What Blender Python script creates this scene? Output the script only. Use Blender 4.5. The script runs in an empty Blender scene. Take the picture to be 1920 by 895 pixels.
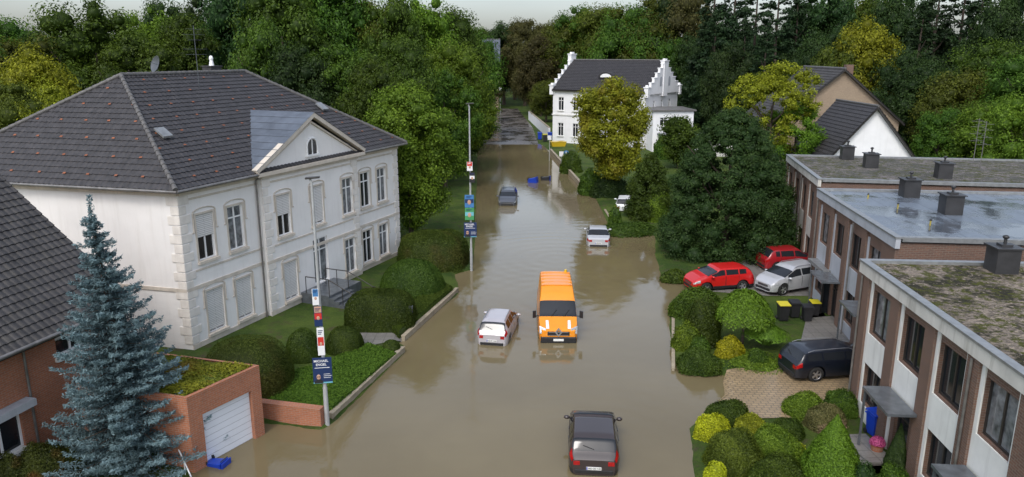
import bpy, bmesh, math, random
import numpy as np
from mathutils import Vector, Matrix
random.seed(4); rng=np.random.default_rng(7)
scene=bpy.context.scene
COL=scene.collection
# ---------------- camera (surveyed: 14.3 m up, 13.9 deg down) -------------
F=1400.;H=14.27;TH=math.atan(347.5/1400);CT=math.cos(TH);ST=math.sin(TH)
cam=bpy.data.cameras.new('camera');co=bpy.data.objects.new('camera',cam);COL.objects.link(co)
co.location=(0,0,H);co.rotation_euler=(math.pi/2-TH,0,0);cam.lens=26.25;cam.sensor_width=36;cam.clip_end=3000;cam.clip_start=.5
scene.camera=co
scene.view_settings.view_transform='Standard'
try: scene.view_settings.look='None'
except: pass
def at(u,v,z=0.):
    dy=(447.5-v)/F;t=(H-z)/(ST-dy*CT);return Vector(((u-960)/F*t,t*(CT+dy*ST),z))
def at_depth(u,v,t):
    dy=(447.5-v)/F;return Vector(((u-960)/F*t,t*(CT+dy*ST),H+t*(-ST+dy*CT)))
def z_at(v,Y):
    dy=(447.5-v)/F;return H-Y*(ST-CT*dy)/(CT+ST*dy)
# ---------------- materials ----------------
class NT:
    def __init__(s,name):
        s.m=bpy.data.materials.new(name);s.m.use_nodes=True;s.t=s.m.node_tree;s.n=s.t.nodes
        s.p=s.n.get('Principled BSDF');s.out=s.n.get('Material Output')
    def add(s,ty,**k):
        n=s.n.new(ty)
        for a,b in k.items():
            if a.startswith('i_'):
                key=a[2:].replace('_',' ');s.set(n.inputs[int(key) if key.isdigit() else key],b)
            else: setattr(n,a,b)
        return n
    def set(s,inp,v):
        if isinstance(v,bpy.types.NodeSocket): s.t.links.new(v,inp)
        else: inp.default_value=v
    def mix(s,f,a,b,bt='MIX'):
        n=s.n.new('ShaderNodeMix');n.data_type='RGBA';n.blend_type=bt
        s.set(n.inputs[0],f);s.set(n.inputs[6],a);s.set(n.inputs[7],b);return n.outputs[2]
    def ramp(s,f,a,b,ca=(0,0,0,1),cb=(1,1,1,1)):
        n=s.n.new('ShaderNodeValToRGB');e=n.color_ramp.elements;e[0].position=a;e[1].position=b;e[0].color=ca;e[1].color=cb
        s.set(n.inputs[0],f);return n.outputs[0]
    def noise(s,vec,scale,detail=4,rough=.55):
        return s.add('ShaderNodeTexNoise',i_Vector=vec,i_Scale=scale,i_Detail=detail,i_Roughness=rough).outputs['Fac']
    def math(s,op,a,b=0.):
        n=s.n.new('ShaderNodeMath');n.operation=op;s.set(n.inputs[0],a);s.set(n.inputs[1],b);return n.outputs[0]
    def coord(s,w='Object'): return s.add('ShaderNodeTexCoord').outputs[w]
    def mapping(s,v,sc): return s.add('ShaderNodeMapping',i_Vector=v,i_Scale=sc).outputs[0]
    def bump(s,h,st,dist=.02,nrm=None):
        b=s.add('ShaderNodeBump',i_Height=h,i_Strength=st,i_Distance=dist)
        if nrm is not None: s.set(b.inputs['Normal'],nrm)
        return b.outputs[0]
def c4(c): return (c[0],c[1],c[2],1)
def mk(name,base,rough=.6,var=.2,scale=1.5,metallic=0,bump=0.,bscale=30,streak=0.,streakcol=(.12,.10,.07),coat=0.,geo=False):
    s=NT(name);v=s.coord()
    if geo: v=s.add('ShaderNodeNewGeometry').outputs['Position']
    n=s.noise(v,scale,5)
    dark=tuple(x*(1-var) for x in base);lite=tuple(min(1,x*(1+var*.6)) for x in base)
    col=s.mix(s.ramp(n,.3,.7),c4(dark),c4(lite))
    if streak>0:
        n2=s.noise(s.mapping(v,(2.2,2.2,.22)),1.6,6,.65)
        col=s.mix(s.math('MULTIPLY',s.ramp(n2,.5,.78),streak),col,c4(streakcol))
    s.set(s.p.inputs['Base Color'],col);s.p.inputs['Roughness'].default_value=rough;s.p.inputs['Metallic'].default_value=metallic
    if coat: s.p.inputs['Coat Weight'].default_value=coat;s.p.inputs['Coat Roughness'].default_value=.06
    if bump: s.set(s.p.inputs['Normal'],s.bump(s.noise(v,bscale,4),bump,.02))
    return s.m
def brickmat(name,c1,c2,mortar,w=.24,h=.08,ms=.012,rough=.8,streak=.3,bump=.5,offs=.5,vari=.35):
    s=NT(name);uv=s.coord('UV')
    b=s.add('ShaderNodeTexBrick',i_Vector=uv,i_Color1=c4(c1),i_Color2=c4(c2),i_Mortar=c4(mortar),i_Scale=1.,i_Mortar_Size=ms,i_Brick_Width=w,i_Row_Height=h,offset=offs)
    n=s.noise(s.coord(),.9,6,.65)
    col=s.mix(s.math('MULTIPLY',s.ramp(n,.42,.75),streak),b.outputs[0],(.05,.045,.04,1))
    if vari: n3=s.noise(uv,9,2);col=s.mix(vari,col,s.mix(s.ramp(n3,.35,.65),c4([x*.6 for x in c1]),c4([min(1,x*1.3) for x in c2])))
    s.set(s.p.inputs['Base Color'],col);s.p.inputs['Roughness'].default_value=rough
    s.set(s.p.inputs['Normal'],s.bump(s.math('SUBTRACT',1.,b.outputs['Fac']),bump,.01));return s.m
LB=1.22
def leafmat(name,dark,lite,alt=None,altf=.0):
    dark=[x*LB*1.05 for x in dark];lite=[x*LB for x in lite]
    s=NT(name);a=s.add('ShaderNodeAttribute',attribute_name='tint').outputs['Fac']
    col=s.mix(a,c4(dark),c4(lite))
    oi=s.add('ShaderNodeObjectInfo').outputs['Random']
    hs=s.add('ShaderNodeHueSaturation',i_Color=col,i_Saturation=1.0,i_Value=1.0)
    hn=s.n.new('ShaderNodeMath');hn.operation='MULTIPLY_ADD';s.set(hn.inputs[0],oi);hn.inputs[1].default_value=.035;hn.inputs[2].default_value=.475
    s.set(hs.inputs['Hue'],hn.outputs[0]);
    vn=s.n.new('ShaderNodeMath');vn.operation='MULTIPLY_ADD';s.set(vn.inputs[0],oi);vn.inputs[1].default_value=.55;vn.inputs[2].default_value=.78;s.set(hs.inputs['Value'],vn.outputs[0])
    col=hs.outputs[0]
    if alt:
        n=s.noise(s.coord(),.5,3);col=s.mix(s.math('MULTIPLY',s.ramp(n,.52,.62),altf),col,c4(alt))
    d=s.add('ShaderNodeBsdfDiffuse',i_Color=col);t=s.add('ShaderNodeBsdfTranslucent',i_Color=col);g=s.add('ShaderNodeBsdfGlossy',i_Color=(.5,.5,.5,1),i_Roughness=.5)
    m=s.add('ShaderNodeMixShader',i_0=.33);s.set(m.inputs[1],d.outputs[0]);s.set(m.inputs[2],t.outputs[0])
    m2=s.add('ShaderNodeMixShader',i_0=.02);s.set(m2.inputs[1],m.outputs[0]);s.set(m2.inputs[2],g.outputs[0])
    s.set(s.out.inputs['Surface'],m2.outputs[0]);return s.m
def paint(name,c,metal=0.,rough=.35): return mk(name,c,rough,.05,1.5,metal,coat=.5)

M={}
M['stucco']=mk('white_stucco',(.79,.77,.74),.8,.05,.8,bump=.15,bscale=60,streak=.22,streakcol=(.48,.44,.38))
M['beige']=mk('beige_moulding',(.58,.52,.44),.8,.15,2,bump=.2,streak=.3,streakcol=(.25,.21,.17))
M['quoin']=mk('quoin_stone',(.72,.68,.62),.85,.12,2,bump=.2,streak=.3,streakcol=(.36,.31,.26))
M['tile']=mk('roof_tile',(.036,.034,.036),.58,.45,3,bump=.2,bscale=12,streak=.3,streakcol=(.075,.065,.06))
M['tileold']=mk('weathered_roof_tile',(.044,.041,.040),.6,.45,2,bump=.2,bscale=12,streak=.5,streakcol=(.09,.08,.06))
M['rust']=mk('orange_clay',(.26,.085,.035),.7,.4,8)
M['ridge']=mk('ridge_tile',(.11,.105,.10),.6,.4,6)
M['zinc']=mk('zinc_sheet',(.13,.15,.18),.4,.3,1.2,metallic=.4,streak=.3,streakcol=(.22,.24,.27))
M['gutter']=mk('gutter_zinc',(.22,.21,.20),.4,.3,4,metallic=.5)
M['glass']=mk('window_glass',(.018,.021,.025),.08,.3,.6)
M['curtain']=mk('curtained_glass',(.20,.21,.22),.1,.75,2.5)
M['white']=mk('white_frame',(.80,.80,.79),.45,.06,3)
M['manor']=mk('white_render',(.82,.82,.82),.7,.06,1,streak=.2,streakcol=(.5,.5,.48))
M['shutter']=brickmat('roller_shutter',(.70,.69,.67),(.68,.67,.64),(.36,.35,.34),w=20,h=.09,ms=.012,streak=.05,bump=.8,vari=0)
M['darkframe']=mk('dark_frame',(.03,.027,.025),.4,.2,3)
M['brick_o']=brickmat('orange_brick',(.42,.145,.065),(.33,.11,.05),(.32,.25,.20),streak=.35)
M['brick_b']=brickmat('brown_brick',(.19,.095,.06),(.115,.066,.048),(.20,.17,.14),streak=.3)
M['brick_t']=brickmat('tan_brick',(.36,.27,.18),(.29,.21,.14),(.30,.26,.21),streak=.2)
M['panel']=mk('cream_panel',(.72,.72,.68),.75,.1,1,bump=.1,streak=.45,streakcol=(.36,.35,.32))
M['fascia']=mk('fascia_render',(.58,.56,.51),.75,.15,1.2,streak=.75,streakcol=(.22,.20,.16))
M['gpanel']=mk('grey_panel',(.40,.42,.45),.7,.12,1,streak=.5,streakcol=(.2,.2,.2))
M['garage']=brickmat('garage_door_white',(.72,.75,.80),(.71,.74,.79),(.42,.44,.47),w=20,h=.25,ms=.01,streak=.05,bump=.6,vari=0)
M['black']=mk('black_plastic',(.018,.018,.02),.5,.3,5)
M['tyre']=mk('tyre_rubber',(.015,.015,.015),.8,.2,8)
M['rim']=mk('alloy_rim',(.45,.45,.46),.3,.1,8,metallic=.8)
M['steel']=mk('galvanised_steel',(.32,.33,.33),.45,.2,4,metallic=.6)
M['darksteel']=mk('dark_grey_metal',(.10,.11,.12),.4,.2,4,metallic=.3)
M['pole']=mk('grey_pole',(.36,.37,.37),.5,.15,3,streak=.3)
M['concrete']=mk('concrete',(.30,.28,.24),.85,.25,3,bump=.3,streak=.4)
M['kerb']=mk('kerb_stone',(.33,.28,.20),.8,.3,3,bump=.3,streak=.4,streakcol=(.10,.10,.06))
M['slab']=mk('dark_stone_slab',(.10,.11,.12),.25,.3,3)
M['bark']=mk('bark',(.07,.052,.038),.9,.4,6,bump=.6,bscale=14)
M['membrane']=mk('bitumen_dark',(.035,.035,.037),.45,.4,1.5,bump=.2)
M['navy']=mk('poster_navy',(.012,.03,.10),.4,.1,2)
M['pwhite']=mk('poster_white',(.75,.75,.75),.5,.05,2)
M['pred']=mk('poster_red',(.55,.03,.02),.5,.1,2)
M['pblue']=mk('poster_blue',(.05,.18,.40),.5,.1,2)
M['pgreen']=mk('poster_green',(.06,.28,.10),.5,.1,2)
M['pcyan']=mk('poster_cyan',(.15,.42,.52),.5,.1,2)
M['skin']=mk('poster_skin',(.50,.30,.21),.6,.1,2)
M['bluebin']=mk('blue_plastic',(.01,.05,.42),.4,.15,3)
M['yellow']=mk('yellow_lid',(.58,.50,.02),.45,.1,3)
M['dullyellow']=mk('dull_yellow',(.35,.28,.05),.6,.2,3)
M['redlight']=mk('red_lens',(.35,.008,.008),.15,.2,6)
M['lamp']=mk('clear_lens',(.55,.57,.58),.1,.2,9,metallic=.4)
M['plate']=mk('plate_white',(.75,.75,.72),.4,.03,3)
M['eublue']=mk('plate_blue',(.01,.04,.4),.4,.03,3)
M['orange']=paint('orange_paint',(.80,.27,.010))
M['brownp']=paint('brown_paint',(.036,.026,.025),.0)
M['silver']=paint('silver_paint',(.46,.44,.46),.15)
M['silver2']=paint('bright_silver_paint',(.52,.53,.55),.3)
M['grey']=paint('grey_paint',(.10,.11,.13),.4)
M['redp']=paint('red_paint',(.52,.010,.010))
M['dred']=paint('dark_red_paint',(.30,.010,.015))
M['blackp']=paint('black_blue_paint',(.007,.010,.018),.1)
M['whitep']=paint('white_paint',(.72,.73,.74))
M['yelp']=paint('yellow_paint',(.60,.40,.02))
def wetroof(name,base,puddle):
    s=NT(name);p=s.coord('Object');n=s.noise(p,.35,5,.6);w=s.ramp(n,.44,.56)
    uv=s.coord('UV');b=s.add('ShaderNodeTexBrick',i_Vector=uv,i_Color1=c4(base),i_Color2=c4([x*.88 for x in base]),i_Mortar=c4([x*.45 for x in base]),i_Scale=1.,i_Mortar_Size=.025,i_Brick_Width=30.,i_Row_Height=1.,offset=0.)
    n2=s.noise(p,2.5,6,.7);bc=s.mix(s.math('MULTIPLY',s.ramp(n2,.45,.7),.5),b.outputs[0],c4([x*.5 for x in base]))
    col=s.mix(w,bc,c4(puddle));s.set(s.p.inputs['Base Color'],col)
    s.set(s.p.inputs['Roughness'],s.math('SUBTRACT',.4,s.math('MULTIPLY',w,.36)));s.set(s.p.inputs['Normal'],s.bump(s.noise(p,14,3),.12,.01));return s.m
M['wet']=wetroof('wet_bitumen_roof',(.15,.18,.22),(.07,.08,.095))
def mossroof(name,a=(.30,.26,.21),b=(.035,.035,.018),c=(.075,.08,.018)):
    s=NT(name);p=s.coord();n=s.noise(p,.55,8,.78);v=s.add('ShaderNodeTexVoronoi',i_Vector=p,i_Scale=9.)
    peb=s.mix(s.ramp(v.outputs['Color'],.2,.8),c4([x*.5 for x in a]),c4(a))
    col=s.mix(s.ramp(n,.46,.54),c4(b),peb);n2=s.noise(p,2.1,7,.75);col=s.mix(s.ramp(n2,.50,.56),col,c4(c))
    n3=s.noise(p,5.,6,.7);col=s.mix(s.ramp(n3,.60,.66),col,c4([min(1,x*1.3) for x in a]))
    s.set(s.p.inputs['Base Color'],col);s.p.inputs['Roughness'].default_value=.9;s.p.inputs['Specular IOR Level'].default_value=.2
    h=s.math('ADD',s.noise(p,7,6,.7),v.outputs['Distance']);s.set(s.p.inputs['Normal'],s.bump(h,1.,.1));return s.m
M['moss']=mossroof('mossy_gravel_roof',(.30,.25,.20),(.030,.028,.016),(.065,.070,.012))
M['moss2']=mossroof('mossy_flat_roof',(.22,.20,.19),(.09,.09,.08),(.07,.075,.025))
M['sedum']=mossroof('sedum_roof',(.30,.18,.02),(.10,.13,.02),(.20,.22,.02))
M['pave_t']=brickmat('tan_pavers',(.40,.29,.165),(.29,.21,.12),(.10,.085,.055),w=.3,h=.2,ms=.025,rough=.35,streak=.4)
M['pave_g']=brickmat('grey_pavers',(.23,.22,.20),(.19,.18,.17),(.08,.08,.07),w=.5,h=.5,ms=.02,rough=.3,streak=.4,offs=0.)
def roadmat():
    s=NT('wet_asphalt');p=s.coord();n=s.noise(p,.25,6,.7);w=s.ramp(n,.42,.58)
    s.set(s.p.inputs['Base Color'],s.mix(w,(.13,.115,.10,1),(.07,.064,.058,1)))
    s.set(s.p.inputs['Roughness'],s.math('SUBTRACT',.42,s.math('MULTIPLY',w,.32)));s.set(s.p.inputs['Normal'],s.bump(s.noise(p,30,3),.2,.01));return s.m
M['road']=roadmat()
def groundmat():
    s=NT('garden_ground');p=s.coord();n=s.noise(p,.3,7,.7)
    col=s.mix(s.ramp(n,.4,.6),(.035,.065,.012,1),(.075,.11,.020,1));col=s.mix(s.ramp(s.noise(p,1.3,6,.7),.54,.70),col,(.07,.058,.036,1))
    s.set(s.p.inputs['Base Color'],col);s.p.inputs['Roughness'].default_value=.85;s.p.inputs['Specular IOR Level'].default_value=.15;s.set(s.p.inputs['Normal'],s.bump(s.noise(p,6,7,.7),1.,.12));return s.m
M['ground']=groundmat()
L={}
L['mid']=leafmat('leaf_mid_green',(.018,.042,.006),(.080,.145,.015))
L['dark']=leafmat('leaf_dark_green',(.010,.025,.008),(.044,.086,.018))
L['lite']=leafmat('leaf_light_green',(.034,.072,.006),(.145,.235,.022))
L['yel']=leafmat('leaf_yellow_green',(.075,.088,.005),(.26,.28,.020))
L['olive']=leafmat('leaf_olive_green',(.028,.042,.006),(.11,.138,.017))
L['autumn']=leafmat('leaf_turning',(.070,.095,.006),(.27,.32,.022),(.26,.15,.02),.25)
L['brown']=leafmat('leaf_brownish',(.028,.030,.009),(.100,.095,.026))
L['hedge']=leafmat('leaf_hedge',(.018,.038,.005),(.060,.100,.013))
L['hedgeo']=leafmat('leaf_hedge_reddish',(.022,.034,.005),(.066,.090,.013),(.11,.065,.02),.3)
L['conifer']=leafmat('needle_dark',(.008,.021,.009),(.032,.064,.022))
L['yew']=leafmat('needle_yew',(.013,.032,.009),(.046,.084,.020))
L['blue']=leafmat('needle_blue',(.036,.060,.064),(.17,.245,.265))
L['bright']=leafmat('leaf_bright_yellow',(.12,.14,.006),(.44,.46,.02))
L['thuja']=leafmat('leaf_thuja',(.034,.080,.006),(.115,.22,.020))
L['pinkb']=leafmat('leaf_hydrangea',(.06,.07,.02),(.22,.22,.08),(.50,.32,.24),.9)
L['redb']=leafmat('leaf_red_shrub',(.02,.03,.006),(.07,.09,.016),(.20,.05,.02),.5)

# ---------------- mesh helpers ----------------
class MB:
    def __init__(s): s.v=[];s.f=[];s.m=[];s.sm=[]
    def add(s,vs,fs,mi=0,smooth=False):
        o=len(s.v);s.v+= [tuple(x) for x in vs];s.f+=[tuple(i+o for i in f) for f in fs];s.m+=[mi]*len(fs);s.sm+=[smooth]*len(fs);return s
    def box(s,x0,x1,y0,y1,z0,z1,mi=0):
        return s.add([(x0,y0,z0),(x1,y0,z0),(x1,y1,z0),(x0,y1,z0),(x0,y0,z1),(x1,y0,z1),(x1,y1,z1),(x0,y1,z1)],
            [(0,3,2,1),(4,5,6,7),(0,1,5,4),(1,2,6,5),(2,3,7,6),(3,0,4,7)],mi)
    def quad(s,a,b,c,d,mi=0): return s.add([a,b,c,d],[(0,1,2,3)],mi)
    def prism(s,poly,z0,z1,mi=0,mtop=None):
        n=len(poly);vs=[(p[0],p[1],z0) for p in poly]+[(p[0],p[1],z1) for p in poly]
        s.add(vs,[(i,(i+1)%n,n+(i+1)%n,n+i) for i in range(n)],mi);s.add(vs,[tuple(range(n,2*n))],mi if mtop is None else mtop);return s
    def extr(s,poly,vec,mi=0):
        n=len(poly);v=Vector(vec);vs=[Vector(p) for p in poly]+[Vector(p)+v for p in poly]
        return s.add(vs,[(i,(i+1)%n,n+(i+1)%n,n+i) for i in range(n)]+[tuple(range(n))[::-1],tuple(range(n,2*n))],mi)
    def cyl(s,p0,p1,r0,r1=None,n=10,mi=0,smooth=True):
        r1=r0 if r1 is None else r1;p0=Vector(p0);p1=Vector(p1);d=(p1-p0).normalized()
        a=d.orthogonal().normalized();b=d.cross(a);vs=[]
        for p,r in((p0,r0),(p1,r1)):
            for i in range(n):
                t=2*math.pi*i/n;vs.append(p+a*(r*math.cos(t))+b*(r*math.sin(t)))
        s.add(vs,[(i,(i+1)%n,n+(i+1)%n,n+i) for i in range(n)],mi,smooth);s.add(vs,[tuple(range(n))[::-1],tuple(range(n,2*n))],mi);return s
    def tube(s,pts,r,n=6,mi=0):
        for a,b in zip(pts[:-1],pts[1:]): s.cyl(a,b,r,r,n,mi)
        return s
    def ball(s,c,rx,ry,rz,nu=12,nv=8,mi=0):
        vs=[];fs=[]
        for j in range(nv+1):
            ph=math.pi*j/nv
            for i in range(nu):
                th=2*math.pi*i/nu;vs.append((c[0]+rx*math.sin(ph)*math.cos(th),c[1]+ry*math.sin(ph)*math.sin(th),c[2]+rz*math.cos(ph)))
        for j in range(nv):
            for i in range(nu): fs.append((j*nu+i,j*nu+(i+1)%nu,(j+1)*nu+(i+1)%nu,(j+1)*nu+i))
        return s.add(vs,fs,mi,True)
    def mesh(s,name,mats,bevel=0):
        me=bpy.data.meshes.new(name);me.from_pydata(s.v,[],s.f)
        for m in mats: me.materials.append(m)
        me.polygons.foreach_set('material_index',s.m);me.polygons.foreach_set('use_smooth',s.sm)
        uv=me.uv_layers.new(name='uv');V=s.v;k=0;buf=[]
        for p in me.polygons:
            n=p.normal
            if abs(n.z)>.8:
                for vi in p.vertices: buf+= [V[vi][0],V[vi][1]]
            else:
                l=math.hypot(n.x,n.y) or 1;tx,ty=-n.y/l,n.x/l;vs=1/l
                for vi in p.vertices: w=V[vi];buf+=[w[0]*tx+w[1]*ty,w[2]*vs]
        uv.data.foreach_set('uv',buf);return me
    def build(s,name,parent=None,mats=(),label=None,bevel=0.,loc=None,rot=0.):
        if not isinstance(mats,(list,tuple)): mats=[mats]
        return put(name,s.mesh(name,mats),parent,label,bevel,loc,rot)
def put(name,me,parent=None,label=None,bevel=0.,loc=None,rot=0.):
    o=bpy.data.objects.new(name,me);COL.objects.link(o)
    if parent: o.parent=parent
    if loc is not None: o.location=loc
    o.rotation_euler=(0,0,rot)
    if label: o['label']=label
    if bevel:
        b=o.modifiers.new('bevel','BEVEL');b.width=bevel;b.segments=2;b.limit_method='ANGLE';b.angle_limit=math.radians(40)
    return o
def thing(name,loc,rot,label,cat,group=None):
    o=bpy.data.objects.new(name,None);COL.objects.link(o);o.location=loc;o.rotation_euler=(0,0,rot);o.empty_display_size=.3
    o['label']=label;o['category']=cat
    if group:o['group']=group
    return o
def tag(o,label,cat,group=None):
    o['label']=label;o['category']=cat
    if group:o['group']=group
    return o
def struct(o): o['kind']='structure';return o
TXT={}
def text_mesh(body,size,mat,bold=.0):
    k=(body,size,mat.name)
    if k in TXT: return TXT[k]
    cu=bpy.data.curves.new('lettering','FONT');cu.body=body;cu.size=size;cu.align_x='CENTER';cu.align_y='CENTER';cu.offset=bold;cu.extrude=.002
    o=bpy.data.objects.new('lettering_source',cu);COL.objects.link(o);bpy.context.view_layer.update()
    me=bpy.data.meshes.new_from_object(o.evaluated_get(bpy.context.evaluated_depsgraph_get()));bpy.data.objects.remove(o);bpy.data.curves.remove(cu)
    me.materials.clear();me.materials.append(mat);TXT[k]=me;return me
# ---------------- terrain ----------------
Lb=[(330,960),(362,862),(383,840),(464,797),(486,792),(606,803),(622,790),(757,658),(745,640),(857,550),(850,512),(884,506),(888,440),(890,380),(893,320),(893,280),(903,232),(906,212),(925,196)]
Rb=[(1318,960),(1306,860),(1300,805),(1340,770),(1368,742),(1362,702),(1275,694),(1262,640),(1258,570),(1285,545),(1400,545),(1405,520),(1245,520),(1232,480),(1232,442),(1150,436),(1130,392),(1120,372),(1090,350),(1032,284),(994,238),(984,212),(968,196)]
LP=[at(*p) for p in Lb];RP=[at(*p) for p in Rb]
SP=np.array([(p.x,p.y) for p in LP+RP[::-1]])
def sdist(P):
    n=len(SP);ins=np.zeros(len(P),bool);d=np.full(len(P),1e9)
    for i in range(n):
        a=SP[i];b=SP[(i+1)%n];ab=b-a;t=np.clip(((P-a)@ab)/(ab@ab),0,1);q=a+t[:,None]*ab;d=np.minimum(d,np.hypot(*(P-q).T))
        c=((a[1]>P[:,1])!=(b[1]>P[:,1]));xx=a[0]+(P[:,1]-a[1])/(b[1]-a[1]+1e-12)*ab[0];ins^=(c&(P[:,0]<xx))
    return np.where(ins,-d,d)
def terrain(x,y):
    P=np.stack([np.ravel(x),np.ravel(y)],1).astype(float);sd=sdist(P)
    k=np.clip((sd+.9)/1.1,0,1);k=k*k*(3-2*k)
    low=np.clip(-.45+.05*(P[:,1]-112),-.45,.13);z=low+(.15-low)*k
    return z
xs=np.concatenate([np.linspace(-900,-45,14)[:-1],np.arange(-45,50,.5),np.linspace(50,900,14)])
ys=np.concatenate([[-60,-20],np.arange(8,235,.6),np.linspace(236,1600,14)])
X,Y=np.meshgrid(xs,ys);Z=terrain(X,Y)
vs=np.stack([X.ravel(),Y.ravel(),Z],1);nx=len(xs);ny=len(ys)
i=np.arange((nx-1)*(ny-1));r=i//(nx-1);c=i%(nx-1);a=r*nx+c
fs=np.stack([a,a+1,a+nx+1,a+nx],1)
me=bpy.data.meshes.new('ground');me.from_pydata(vs.tolist(),[],fs.tolist());me.materials.append(M['ground']);me.polygons.foreach_set('use_smooth',[True]*len(fs))
struct(put('ground',me))
def drape(name,poly,mat,off=.03,cell=.3,kind=True):
    poly=[Vector(p).xy for p in poly];ar=sum(poly[k].x*poly[(k+1)%len(poly)].y-poly[(k+1)%len(poly)].x*poly[k].y for k in range(len(poly)))
    if ar<0: poly=poly[::-1]
    x0=min(p.x for p in poly);x1=max(p.x for p in poly);y0=min(p.y for p in poly);y1=max(p.y for p in poly)
    bm=bmesh.new();nx=int((x1-x0)/cell)+2;ny=int((y1-y0)/cell)+2
    g=[[bm.verts.new((x0+i*cell,y0+j*cell,0)) for i in range(nx)] for j in range(ny)]
    for j in range(ny-1):
        for i in range(nx-1): bm.faces.new((g[j][i],g[j][i+1],g[j+1][i+1],g[j+1][i]))
    for k in range(len(poly)):
        p=poly[k];q=poly[(k+1)%len(poly)];d=q-p;n=Vector((d.y,-d.x,0))
        bmesh.ops.bisect_plane(bm,geom=bm.verts[:]+bm.edges[:]+bm.faces[:],plane_co=(p.x,p.y,0),plane_no=n,clear_outer=True)
    bm.verts.ensure_lookup_table();V=np.array([v.co[:2] for v in bm.verts]);z=terrain(V[:,0],V[:,1])
    for v,h in zip(bm.verts,z): v.co.z=h+off
    me=bpy.data.meshes.new(name);bm.to_mesh(me);bm.free();me.materials.append(mat)
    uv=me.uv_layers.new(name='uv');co_=np.array([me.vertices[l.vertex_index].co[:2] for l in me.loops]);uv.data.foreach_set('uv',co_.ravel())
    return struct(put(name,me))
drape('road',[at(893,286),at(1034,286),at(998,240),at(985,205),at(903,205)],M['road'],.035,.8)
drape('driveway',[at(1335,765),at(1362,700),at(1480,684),at(1600,690),at(1625,790),at(1400,792)],M['pave_t'])
drape('driveway',[at(1470,606),at(1625,592),at(1650,700),at(1600,704),at(1492,684),at(1500,650)],M['pave_g'],.024)
drape('driveway',[at(1285,548),at(1430,475),at(1560,480),at(1560,560),at(1440,560)],M['pave_g'],.02)
drape('path',[at(690,655),at(760,640),at(700,605),at(640,625)],M['pave_g'],.02)
# water
def watermat():
    s=NT('muddy_flood_water');p=s.add('ShaderNodeNewGeometry').outputs['Position']
    n=s.noise(p,.07,5,.6);col=s.mix(s.ramp(n,.35,.65),(.138,.110,.058,1),(.182,.148,.082,1))
    s.set(s.p.inputs['Base Color'],col);s.p.inputs['Roughness'].default_value=.035;s.p.inputs['IOR'].default_value=1.42
    h=s.math('MULTIPLY',s.noise(p,1.1,4,.6),.4)
    h=s.math('ADD',h,s.math('MULTIPLY',s.noise(s.mapping(p,(1,.6,1)),5.5,3,.6),.2))
    vo=s.add('ShaderNodeTexVoronoi',i_Vector=p,i_Scale=1.7);ring=s.math('SINE',s.math('MULTIPLY',vo.outputs['Distance'],38.))
    fade=s.ramp(vo.outputs['Distance'],.05,.33,(1,1,1,1),(0,0,0,1));h=s.math('ADD',h,s.math('MULTIPLY',s.math('MULTIPLY',ring,fade),.06))
    for (u,v,k,a,rr) in [(1045,560,6.,.20,11.),(1045,485,5.5,.20,13.),(925,640,6.5,.08,10.),(1115,850,6.5,.08,10.),(1123,450,5.5,.08,11.)]:
        q=at(u,v);d=s.add('ShaderNodeVectorMath',operation='DISTANCE',i_0=p,i_1=(q.x,q.y,0)).outputs['Value']
        f=s.ramp(s.math('DIVIDE',d,rr),.1,1.,(1,1,1,1),(0,0,0,1));nz=s.math('MULTIPLY',s.noise(p,.6,2),3.)
        h=s.math('ADD',h,s.math('MULTIPLY',s.math('MULTIPLY',s.math('SINE',s.math('ADD',s.math('MULTIPLY',d,k),nz)),f),a))
    s.set(s.p.inputs['Normal'],s.bump(h,.4,.028));return s.m
me=bpy.data.meshes.new('flood_water');me.from_pydata([(-60,-50,0),(60,-50,0),(60,150,0),(-60,150,0)],[],[(0,1,2,3)]);me.materials.append(watermat());struct(put('flood_water',me))

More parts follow.
